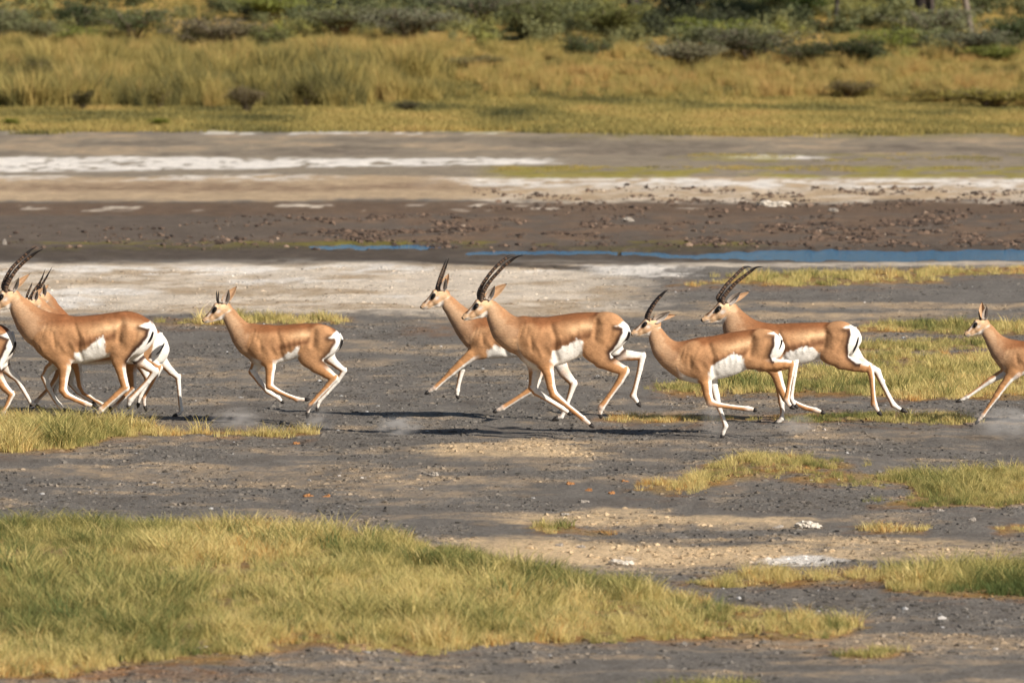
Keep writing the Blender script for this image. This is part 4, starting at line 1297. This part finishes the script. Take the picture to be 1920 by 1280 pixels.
PX = (0, 0, 1.0)
C1, C2, C3, C4, C5, C6 = (0, 440, .2968), (350, 500, .25), (760, 460, .2812), (1160, 470, .2891), (1290, 470, .27336), (1740, 540, .2187)
Z1, Z2, Z3, Z4, Z5 = (0, 450, .125), (0, 580, .1719), (180, 580, .1719), (850, 465, .125), (1300, 485, .125)

HERD = [
 dict(crop=C3, ground=827, label='large ringed-horned buck leaping in the middle of the herd, in front of a doe',
  trunk=[(745, 610, 640), (775, 500, 735), (830, 492, 790), (900, 484, 822), (980, 472, 808), (1060, 460, 788), (1130, 450, 758), (1200, 446, 728), (1270, 445, 712), (1340, 450, 712), (1400, 470, 700), (1450, 498, 665), (1488, 535, 620), (1502, 572, 592)],
  neck=[(578, 415, 58), (614, 476, 70), (668, 558, 86), (745, 605, 106), (840, 635, 135)], nose=(368, 470), poll=(572, 352),
  nf=[(850, 610, 95), (920, 740, 72), (955, 850, 38), (972, 940, 30), (990, 990, 29), (1080, 1065, 19), (1185, 1150, 20), (1215, 1175, 15), (1258, 1212)],
  ff=[(860, 760, 60), (862, 860, 38), (848, 950, 30), (870, 980, 25), (960, 1035, 18), (1050, 1090, 19), (1075, 1108, 15), (1108, 1135)],
  nh=[(1350, 560, 125), (1270, 690, 95), (1310, 755, 66), (1390, 800, 47), (1462, 832, 34), (1430, 900, 25), (1360, 1000, 20), (1305, 1075, 24), (1298, 1105, 17), (1303, 1150)],
  fh=[(1350, 610, 90), (1420, 732, 46), (1500, 738, 36), (1580, 742, 27), (1565, 830, 21), (1535, 950, 18), (1520, 1005, 23), (1540, 1035, 16), (1570, 1082)],
  belly=[(960, 800), (985, 705), (1060, 665), (1140, 622), (1178, 632), (1172, 670), (1200, 730), (1150, 790), (980, 840)],
  rump=[(1395, 532), (1455, 503), (1505, 530), (1535, 600), (1495, 660), (1420, 722), (1372, 742), (1364, 712), (1408, 660), (1450, 580), (1448, 545)],
  tail=(None, [(1478, 535), (1503, 570), (1500, 610), (1478, 640)]),
  horns=[(1, Z4, [(380, 705), (425, 575), (515, 435), (615, 312), (715, 215), (795, 155), (860, 134), (915, 142)], 40), (-1, Z4, [(432, 712), (480, 600), (560, 480), (655, 375), (755, 270), (855, 190), (945, 130), (1058, 96)], 42)],
  ears=[(-1, Z4, (520, 775), (625, 555), .42), (1, Z4, (640, 690), (805, 540), .36)]),
 dict(crop=C3, ground=790, label='slender-horned doe half hidden behind the leaping central buck', size=.92,
  trunk=[(432, 610, 660), (452, 555, 692), (500, 510, 725), (570, 495, 745), (650, 492, 750), (750, 490, 745), (850, 490, 735), (930, 492, 715), (1000, 500, 700), (1060, 520, 690), (1095, 560, 650), (1108, 590, 620)],
  neck=[(268, 352, 42), (298, 398, 52), (345, 455, 60), (405, 522, 74), (460, 580, 88), (540, 615, 118)], nose=(92, 400), poll=(278, 288),
  nf=[(540, 640, 75), (500, 700, 55), (440, 730, 42), (370, 788, 31), (310, 842, 26), (255, 893, 18), (195, 948, 19), (172, 962, 14), (128, 988)],
  ff=[(470, 690, 45), (410, 765, 28), (378, 830, 22), (358, 910, 16), (346, 970, 18), (345, 990, 14), (352, 1028)],
  nh=[(980, 600, 95), (930, 740, 66), (885, 830, 44), (872, 900, 32), (858, 945, 28), (770, 1003, 20), (650, 1078, 20), (625, 1090, 15), (582, 1106)],
  fh=[(1000, 620, 85), (1020, 760, 55), (1060, 850, 40), (1122, 924, 27), (1095, 1010, 19), (1060, 1105, 19), (1042, 1145, 17), (978, 1168)],
  belly=[(470, 755), (540, 705), (600, 668), (660, 672), (745, 700), (760, 770), (600, 770)], rump=None,
  horns=[(-1, None, [(226, 285), (242, 225), (266, 155), (292, 78)], 13), (1, None, [(208, 290), (230, 210), (258, 135), (276, 90)], 13)], rings=16, splay=.03,
  ears=[(-1, None, (252, 305), (272, 215), .45), (1, None, (284, 295), (290, 190), .4)]),
 dict(crop=C2, ground=797, label='young gazelle with short spike horns running alone, all hooves off the ground', size=.86,
  trunk=[(468, 600, 650), (488, 462, 685), (540, 450, 712), (600, 445, 725), (680, 440, 722), (760, 434, 705), (830, 429, 684), (890, 425, 670), (960, 426, 672), (1030, 434, 680), (1090, 456, 665), (1135, 488, 625), (1165, 535, 590), (1174, 555, 570)],
  neck=[(300, 325, 46), (322, 365, 54), (362, 430, 58), (418, 505, 70), (475, 555, 98), (560, 585, 130)], nose=(108, 392), poll=(312, 262),
  nf=[(560, 580, 95), (610, 670, 66), (630, 750, 42), (625, 830, 33), (622, 890, 30), (680, 925, 21), (750, 958, 17), (825, 988, 20), (870, 992, 15), (930, 990)],
  ff=[(570, 670, 55), (525, 735, 40), (492, 790, 32), (545, 868, 24), (605, 935, 23), (645, 962, 18), (685, 985, 18), (700, 1000, 14), (726, 1028)],
  nh=[(1010, 550, 118), (930, 670, 92), (975, 735, 62), (1050, 790, 44), (1110, 832, 32), (1060, 890, 24), (985, 970, 20), (930, 1035, 23), (914, 1065, 17), (903, 1132)],
  fh=[(1030, 590, 85), (1070, 690, 42), (1130, 745, 28), (1180, 782, 23), (1130, 860, 19), (1050, 950, 16), (990, 1012, 19), (982, 1040, 15), (975, 1100)],
  belly=[(660, 720), (680, 690), (735, 662), (795, 625), (838, 590), (842, 640), (848, 685), (760, 750), (660, 760)],
  rump=[(1065, 528), (1130, 474), (1185, 500), (1195, 600), (1135, 672), (1050, 716), (1022, 698), (1075, 640), (1125, 560), (1118, 532)], rim=.8,
  tail=(None, [(1150, 500), (1178, 540), (1178, 580), (1160, 625)]),
  horns=[(-1, None, [(240, 262), (238, 230), (240, 205), (241, 176)], 9), (1, None, [(228, 255), (225, 230), (224, 205), (224, 178)], 9)], rings=0, splay=.01,
  ears=[(-1, None, (293, 280), (320, 168), .42), (1, None, (335, 258), (374, 148), .38)]),
 dict(crop=C4, ground=822, label='straight-horned doe with lowered head whose muzzle meets the central buck\'s rump', size=.94,
  trunk=[(372, 700, 745), (400, 632, 795), (450, 598, 828), (520, 574, 846), (600, 555, 838), (680, 538, 825), (760, 524, 802), (820, 515, 775), (880, 510, 745), (950, 512, 728), (1000, 524, 712), (1045, 556, 690), (1068, 592, 655), (1076, 610, 635)],
  neck=[(232, 505, 46), (255, 568, 57), (285, 628, 66), (340, 678, 76), (420, 712, 100), (510, 712, 125)], nose=(70, 524), poll=(262, 440),
  nf=[(500, 680, 95), (545, 770, 62), (566, 860, 38), (576, 930, 31), (592, 980, 28), (640, 995, 21), (740, 1010, 17), (835, 1020, 19), (860, 1023, 15), (898, 1034)],
  ff=[(560, 780, 55), (610, 860, 32), (632, 940, 26), (648, 1010, 22), (672, 1070, 16), (695, 1140, 19), (680, 1180, 15), (668, 1230)],
  nh=(C5, [(520, 640, 110), (440, 730, 82), (520, 770, 52), (600, 775, 40), (668, 772, 33), (712, 775, 27), (702, 850, 21), (685, 950, 18), (672, 1018, 23), (688, 1048, 17), (728, 1082)]),
  fh=(C5, [(500, 690, 80), (500, 795, 38), (600, 805, 32), (690, 790, 27), (742, 772, 23), (732, 860, 17), (718, 950, 15), (708, 1012, 20), (724, 1045, 15), (756, 1086)]),
  belly=[(545, 870), (575, 790), (610, 735), (680, 692), (745, 662), (790, 680), (808, 712), (838, 760), (780, 820), (640, 870)],
  rump=(C5, [(545, 562), (590, 546), (640, 575), (672, 620), (662, 690), (655, 745), (580, 748), (566, 715), (590, 640), (592, 572)]),
  tail=(C5, [(625, 570), (650, 605), (645, 650), (625, 690)]),
  horns=[(-1, None, [(192, 428), (222, 362), (268, 300), (323, 245)], 15), (1, None, [(178, 430), (208, 366), (256, 304), (312, 250)], 14)], rings=12, splay=.012,
  ears=[(-1, None, (225, 462), (332, 392), .40), (1, None, (285, 468), (376, 420), .28)]),
 dict(crop=C5, ground=796, label='long-horned buck on the right, partly behind the straight-horned doe',
  trunk=[(372, 600, 660), (400, 540, 720), (440, 528, 765), (500, 518, 802), (570, 506, 815), (650, 499, 802), (730, 495, 788), (810, 493, 772), (880, 491, 748), (950, 490, 735), (1020, 492, 725), (1080, 500, 720), (1130, 514, 705), (1170, 545, 660), (1190, 585, 625)],
  neck=[(286, 400, 55), (308, 450, 70), (338, 520, 86), (390, 590, 115), (470, 640, 140)], nose=(82, 458), poll=(326, 354),
  nf=[(500, 640, 105), (570, 760, 70), (606, 850, 40), (632, 930, 33), (668, 1008, 28), (730, 1040, 20), (800, 1070, 18), (872, 1088, 19), (895, 1096, 15), (940, 1112)],
  ff=[(560, 770, 60), (612, 860, 34), (630, 950, 26), (642, 1040, 23), (650, 1100, 16), (645, 1155, 18), (630, 1170, 15), (584, 1192)],
  nh=[(1040, 590, 118), (990, 690, 95), (1050, 755, 60), (1140, 782, 46), (1200, 795, 37), (1242, 800, 30), (1258, 870, 22), (1265, 970, 18), (1272, 1045, 23), (1290, 1080, 17), (1322, 1128)],
  fh=[(1060, 620, 85), (1180, 770, 44), (1240, 800, 34), (1300, 832, 28), (1335, 910, 21), (1380, 1000, 18), (1412, 1060, 22), (1445, 1082, 16), (1505, 1112)],
  belly=[(600, 800), (650, 705), (740, 668), (850, 648), (895, 690), (920, 738), (840, 795), (620, 830)],
  rump=[(1060, 522), (1110, 500), (1172, 528), (1208, 600), (1205, 700), (1222, 768), (1150, 768), (1100, 722), (1093, 660), (1110, 570), (1100, 532)],
  tail=(None, [(1150, 525), (1172, 580), (1168, 640), (1138, 712)]),
  horns=[(1, Z5, [(372, 600), (410, 520), (490, 405), (585, 305), (680, 210), (750, 148), (820, 126), (895, 140)], 40), (-1, Z5, [(440, 605), (490, 520), (570, 425), (660, 335), (760, 258), (860, 180), (940, 125), (1055, 108)], 42)],
  ears=[(-1, Z5, (500, 670), (702, 492), .42), (1, Z5, (660, 650), (852, 502), .26)]),
 dict(crop=C6, ground=797, label='small hornless fawn entering at the right edge', size=.8,
  trunk=[(640, 600, 650), (660, 505, 685), (730, 472, 720), (800, 468, 735), (900, 466, 742), (1000, 462, 740), (1100, 456, 730), (1200, 452, 715), (1300, 452, 700), (1400, 458, 690), (1480, 480, 665), (1540, 520, 630), (1560, 560, 595)],
  neck=[(486, 320, 44), (515, 370, 56), (562, 440, 62), (622, 520, 76), (690, 575, 100), (770, 600, 120)], nose=(300, 385), poll=(505, 258),
  nf=[(790, 620, 90), (735, 715, 60), (685, 775, 42), (630, 848, 34), (582, 920, 29), (520, 1010, 20), (465, 1085, 21), (445, 1110, 16), (398, 1162)],
  ff=[(760, 640, 70), (680, 715, 46), (610, 755, 36), (535, 795, 30), (435, 868, 19), (340, 935, 20), (305, 953, 16), (240, 980)],
  nh=[(1430, 570, 110), (1370, 690, 80), (1420, 770, 50), (1490, 850, 32), (1430, 950, 21), (1360, 1060, 21), (1345, 1090, 16), (1310, 1160)],
  fh=[(1440, 600, 80), (1440, 720, 50), (1530, 800, 30), (1500, 900, 19), (1440, 1010, 19), (1430, 1040, 15), (1420, 1110)],
  belly=[(760, 770), (800, 715), (860, 700), (1000, 690), (1120, 640), (1180, 640), (1200, 720), (1000, 780)],
  rump=[(1440, 510), (1510, 470), (1570, 520), (1580, 600), (1500, 680), (1430, 700), (1470, 640), (1510, 560)],
  tail=(None, [(1530, 510), (1562, 560), (1555, 620)]),
  horns=[(-1, None, [(448, 262), (440, 238), (436, 216), (432, 190)], 12)], rings=0, splay=.01,
  ears=[(-1, None, (486, 268), (500, 148), .42), (1, None, (458, 258), (468, 122), .4)]),
 dict(crop=C1, ground=792, label='big ringed-horned buck leading the left group, muzzle cut by the picture edge',
  trunk=[(255, 640, 690), (280, 550, 735), (320, 528, 775), (380, 520, 803), (450, 516, 812), (530, 512, 808), (610, 505, 792), (690, 494, 772), (760, 485, 762), (820, 484, 768), (880, 500, 760), (930, 528, 725), (970, 560, 675), (992, 605, 635)],
  neck=[(100, 415, 56), (132, 465, 68), (185, 535, 82), (245, 595, 100), (340, 645, 138)], nose=(-93, 458), poll=(108, 342),
  nf=(Z2, [(560, 370, 185), (680, 540, 100), (712, 640, 72), (700, 760, 52), (690, 870, 48), (730, 925, 40), (830, 975, 32), (940, 1022, 33), (980, 1035, 26), (1080, 1058)]),
  ff=(Z2, [(640, 560, 80), (530, 655, 52), (478, 740, 42), (520, 860, 34), (585, 975, 29), (640, 1050, 32), (665, 1075, 24), (700, 1120)]),
  nh=(Z3, [(350, 290, 175), (270, 470, 118), (258, 560, 86), (275, 650, 60), (300, 750, 50), (326, 848, 48), (230, 930, 37), (120, 1030, 34), (60, 1085, 36), (40, 1105, 26), (-20, 1150)]),
  fh=(Z3, [(380, 420, 120), (470, 570, 66), (560, 630, 52), (640, 682, 42), (560, 790, 34), (430, 925, 32), (370, 990, 36), (355, 1030, 27), (345, 1095)]),
  belly=[(460, 830), (478, 745), (560, 715), (620, 660), (655, 630), (676, 645), (662, 690), (688, 775), (560, 840)],
  rump=[(885, 572), (950, 546), (1005, 600), (1010, 660), (935, 745), (855, 798), (808, 798), (858, 730), (938, 640), (944, 592)],
  tail=(Z3, [(600, 170), (640, 230), (632, 310), (600, 370)]),
  horns=[(1, Z1, [(45, 705), (85, 575), (170, 430), (268, 325), (368, 230), (455, 155), (548, 98)], 42), (-1, Z1, [(95, 710), (150, 590), (240, 455), (345, 345), (455, 252), (555, 180), (658, 130)], 44)], splay=.04,
  ears=[(-1, Z1, (190, 775), (298, 555), .42), (1, Z1, (320, 670), (438, 510), .26)]),
 dict(crop=PX, ground=784, label='gazelle directly behind the left buck, its white rump showing past his', size=.94, splay=.02,
  trunk=[(92, 640, 655), (100, 622, 672), (130, 608, 682), (170, 604, 684), (210, 603, 682), (250, 604, 682), (280, 610, 684), (300, 622, 682), (312, 636, 672), (317, 650, 660)],
  neck=[(70, 562, 9.5), (78, 576, 12), (90, 592, 15.5), (104, 612, 21), (124, 632, 28)], nose=(20, 588), poll=(72, 556),
  nf=[(128, 650, 22), (140, 670, 13), (147, 692, 8), (151, 722, 6), (158, 735, 5), (176, 747, 4), (194, 757, 4.2), (199, 760, 3.2), (212, 766)],
  ff=[(130, 665, 15), (134, 695, 7), (131, 720, 5.6), (145, 736, 4.2), (162, 748, 3.8), (168, 752, 3), (180, 760)],
  nh=[(272, 640, 24), (268, 666, 17), (282, 678, 10), (300, 688, 6.6), (291, 710, 4.8), (279, 732, 4), (271, 746, 4.6), (271, 754, 3.4), (275, 770)],
  fh=[(285, 650, 20), (306, 682, 9.5), (320, 697, 7.5), (333, 708, 6), (335, 730, 4.4), (337, 757, 4), (339, 770, 4.4), (336, 776, 3.4), (322, 781)],
  belly=None, rump=[(292, 626), (304, 620), (318, 636), (322, 655), (316, 676), (300, 684), (284, 676), (288, 650)], tail=(None, [(303, 624), (311, 640), (306, 655), (294, 668)]), rim=.3,
  horns=[(-1, None, [(56, 560), (65, 543), (77, 526), (86, 503)], 3.6), (1, None, [(50, 557), (54, 545), (57, 538), (60, 529)], 3.2)], rings=8,
  ears=[(-1, None, (65, 566), (72, 544), .48), (1, None, (76, 560), (80, 540), .35)]),
 dict(crop=PX, ground=778, label='gazelle farthest back in the left group, only neck, horn tips and legs visible', size=.92, splay=.02,
  trunk=[(92, 636, 652), (100, 618, 668), (125, 609, 676), (160, 606, 680), (200, 605, 680), (230, 606, 678), (255, 612, 678), (275, 626, 672), (285, 642, 658)],
  neck=[(88, 553, 9), (94, 568, 11.5), (102, 588, 15), (112, 608, 20), (128, 630, 27)], nose=(34, 579), poll=(87, 547),
  nf=[(122, 650, 20), (118, 680, 10), (108, 705, 6.5), (97, 723, 5.4), (84, 736, 4), (70, 750, 4.2), (66, 753, 3.2), (56, 761)],
  ff=[(126, 665, 14), (114, 705, 6), (102, 730, 4.6), (103, 742, 3.6), (106, 752, 3.6), (107, 756, 3), (110, 764)],
  nh=[(245, 640, 24), (246, 675, 15), (248, 702, 9), (250, 726, 6.4), (234, 743, 4.6), (218, 759, 4.6), (213, 763, 3.4), (202, 773)],
  fh=[(255, 650, 20), (264, 685, 10), (277, 711, 6.5), (269, 730, 4.4), (262, 744, 4.6), (260, 750, 3.6), (257, 766)],
  belly=None, rump=None,
  horns=[(-1, None, [(72, 545), (78, 535), (86, 522), (99, 499)], 3.6), (1, None, [(70, 543), (73, 537), (75, 531), (77, 524)], 3.2)], rings=8,
  ears=[(-1, None, (83, 558), (84, 532), .5), (1, None, (88, 552), (90, 534), .35)]),
 dict(crop=PX, ground=790, label='gazelle leaving at the left edge, only its white rump and hind legs in view', size=.94,
  trunk=[(-198, 650, 670), (-190, 622, 690), (-150, 606, 700), (-110, 602, 700), (-70, 602, 692), (-35, 604, 685), (-10, 606, 684), (8, 611, 680), (22, 624, 668), (30, 642, 655)],
  neck=[(-238, 560, 13), (-228, 580, 17), (-212, 606, 21), (-190, 630, 30), (-165, 645, 38)], nose=(-288, 588), poll=(-236, 552),
  nf=[(-165, 650, 26), (-150, 690, 14), (-146, 715, 8), (-142, 735, 7), (-120, 748, 5), (-95, 758, 5), (-90, 760, 4), (-75, 764)],
  ff=[(-165, 670, 18), (-190, 700, 9), (-215, 722, 6), (-240, 745, 4.6), (-262, 764, 4.6), (-268, 768, 3.6), (-280, 776)],
  nh=[(-8, 645, 30), (-14, 680, 22), (-4, 705, 12), (10, 725, 8), (23, 738, 6.4), (16, 755, 4.8), (7, 772, 4.8), (4, 778, 3.6), (-6, 790)],
  fh=[(-5, 660, 24), (8, 690, 11), (20, 702, 8), (31, 711, 6.4), (40, 727, 4.8), (50, 744, 4.4), (56, 754, 4.8), (61, 758, 3.6), (75, 766)],
  belly=[(-150, 715), (-145, 690), (-110, 676), (-70, 662), (-55, 670), (-52, 700), (-100, 715)],
  rump=[(4, 627), (22, 617), (33, 638), (34, 655), (18, 680), (4, 692), (0, 682), (10, 660), (20, 634)], tail=(None, [(24, 622), (32, 638), (32, 652), (24, 666)]),
  horns=[(-1, None, [(-252, 552), (-240, 525), (-222, 500), (-202, 482)], 4)], rings=10, splay=.02,
  ears=[(-1, None, (-238, 562), (-220, 545), .4), (1, None, (-230, 558), (-212, 545), .3)]),
]
for s_ in HERD:
    gazelle(s_)

# ------------------------------------------------------------------ stones, bones, fallen leaves
M_bone = plain_mat('bleached_bone', L(160, 148, 132), L(222, 212, 198), 30)
M_stone = plain_mat('grey_stone', L(120, 112, 104), L(176, 166, 154), 25)
M_rust = plain_mat('rusty_leaf', L(140, 96, 58), L(182, 130, 82), 40)
def lump(name, px, py, wpx, hpx, mat, label, cat, seed, knobs=5, group=None):
    """irregular lump made of several merged knobs, resting on the ground"""
    import bmesh
    r = np.random.default_rng(seed)
    x, y, z = ground_pt(px, py); m = y / F_PX
    bm = bmesh.new()
    for k in range(knobs):
        u = (k + .5) / knobs - .5
        res = bmesh.ops.create_icosphere(bm, subdivisions=3, radius=1.0)
        sx, sz = wpx * m * (.26 + .16 * r.random()), hpx * m * (.32 + .4 * r.random())
        for v in res['verts']:
            q = .9 + 1.0 * (fbm(np.array([v.co.x * 2.2 + k * 3.1 + seed]), np.array([v.co.z * 2.2 + v.co.y * 1.7]), 2)[0] - .5)
            v.co = Vector((v.co.x * sx * q + u * wpx * m * .75, v.co.y * sx * .8 * q + r.normal(0, .002), v.co.z * sz * q + sz * .55))
    me = bpy.data.meshes.new(name); bm.to_mesh(me); bm.free(); me.materials.append(mat)
    o = bpy.data.objects.new(name, me); COL.objects.link(o)
    o.location = (x, y, float(gh(x, y)) - .004); o.rotation_euler = (0, 0, r.random() * .8 - .4)
    tag(o, label, cat, group)
lump('bone', 1513, 988, 46, 15, M_bone, 'knobbly bleached bone lying on dark mud below the right grass', 'bone', 3)
lump('bone', 1168, 1058, 42, 12, M_bone, 'flat white bone at the rear edge of the nearest grass', 'bone', 5, 4)
lump('bone', 1448, 386, 52, 11, M_bone, 'long white carcass remnant on the pale bar beyond the stream', 'bone', 8, 6)
for i, (px, py, w, hh, lab) in enumerate([
 (1095, 942, 20, 9, 'grey stone on mud left of the rusty grass hump'), (1060, 964, 16, 9, 'pale stone sitting in the lone grass tuft'),
 (1458, 988, 22, 8, 'tan stone just left of the knobbly bone'), (1048, 1026, 14, 6, 'pinkish pebble on tan sand, left of a pair'), (1088, 1026, 16, 6, 'pinkish pebble on tan sand, right of a pair'),
 (1762, 957, 18, 6, 'flat pale stone below the right grass patch'), (1822, 974, 14, 8, 'dark stone on mud near the right edge'),
 (812, 893, 18, 7, 'dark clod in the middle of the empty mud'), (1180, 416, 18, 8, 'tan clod among the channel clods'), (1562, 396, 18, 9, 'pale stone above the channel clods'), (9, 458, 9, 12, 'small whitish stone by the channel at the left edge')]):
    lump('stone', px, py, w, hh, M_stone, lab, 'stone', 20 + i, 3, 'stones on the flat')
for i, (px, py, w, lab) in enumerate([(1071, 911, 14, 'rusty leaf scrap leftmost on the mud below the doe'), (1104, 921, 12, 'rusty leaf scrap second from left below the doe'), (1172, 907, 14, 'rusty leaf scrap uppermost, below the doe'),
                                      (1146, 926, 12, 'rusty leaf scrap lowest, beside the grass hump'), (577, 930, 18, 'rusty leaf scrap on mud above the nearest grass'), (556, 830, 12, 'rusty leaf scrap below the young gazelle'), (612, 932, 16, 'rusty leaf scrap near the middle above the nearest grass')]):
    lump('leaf_scrap', px, py, w, 6, M_rust, lab, 'leaf', 50 + i, 3, 'rusty scraps on the mud')

# ------------------------------------------------------------------ dust kicked up by the hooves
def dust(px, py, w, h, dens, label, k):
    import bmesh
    x, y, z = ground_pt(px, py); m = y / F_PX
    bm = bmesh.new(); bmesh.ops.create_icosphere(bm, subdivisions=3, radius=1.0)
    me = bpy.data.meshes.new('dust_puff'); bm.to_mesh(me); bm.free()
    o = bpy.data.objects.new('dust_puff', me); COL.objects.link(o)
    o.location = (x, y, h * m * .42); o.scale = (w * m / 2, w * m / 2.4, h * m / 2)
    mat = bpy.data.materials.new('dust_air'); mat.use_nodes = True
    nt = mat.node_tree; nt.nodes.clear()
    out = node(nt, 'ShaderNodeOutputMaterial'); pv = node(nt, 'ShaderNodeVolumePrincipled')
    dens *= 2.0 if k in (1, 2, 3) else 1.5
    pv.inputs['Color'].default_value = (.80, .76, .72, 1); pv.inputs['Anisotropy'].default_value = 0.1
    tc = node(nt, 'ShaderNodeTexCoord')
    gr = node(nt, 'ShaderNodeTexGradient', gradient_type='SPHERICAL'); nt.links.new(tc.outputs['Object'], gr.inputs[0])
    nz = node(nt, 'ShaderNodeTexNoise'); nz.inputs['Scale'].default_value = 2.2; nz.inputs['Detail'].default_value = 3
    mp = node(nt, 'ShaderNodeMapping'); mp.inputs['Location'].default_value = (k * 3.7, k, 0); nt.links.new(tc.outputs['Object'], mp.inputs[0]); nt.links.new(mp.outputs[0], nz.inputs['Vector'])
    r_ = node(nt, 'ShaderNodeMapRange'); r_.inputs[1].default_value = .38; r_.inputs[2].default_value = .72; nt.links.new(nz.outputs['Fac'], r_.inputs[0])
    m1 = node(nt, 'ShaderNodeMath', operation='MULTIPLY'); nt.links.new(gr.outputs['Fac'], m1.inputs[0]); nt.links.new(r_.outputs[0], m1.inputs[1])
    m2 = node(nt, 'ShaderNodeMath', operation='MULTIPLY'); nt.links.new(m1.outputs[0], m2.inputs[0]); m2.inputs[1].default_value = dens
    nt.links.new(m2.outputs[0], pv.inputs['Density']); nt.links.new(pv.outputs[0], out.inputs['Volume'])
    me.materials.append(mat)
    tag(o, label, 'dust', 'dust kicked up by hooves')
dust(445, 806, 110, 50, 5, 'pale dust puff below the chest of the young gazelle', 1)
dust(605, 806, 80, 44, 5, 'dust puff just under the hind hooves of the young gazelle', 2)
dust(748, 818, 100, 46, 7, 'dust puff on open mud left of the central buck', 3)
dust(1336, 826, 50, 110, 6, 'thin upright dust plume beside the doe\'s planted foreleg', 4)
dust(1492, 818, 90, 50, 7, 'dust puff trailing right of the right buck\'s planted hoof', 5)
dust(1890, 822, 150, 70, 6, 'wide dust puff at the right edge under the fawn', 6)
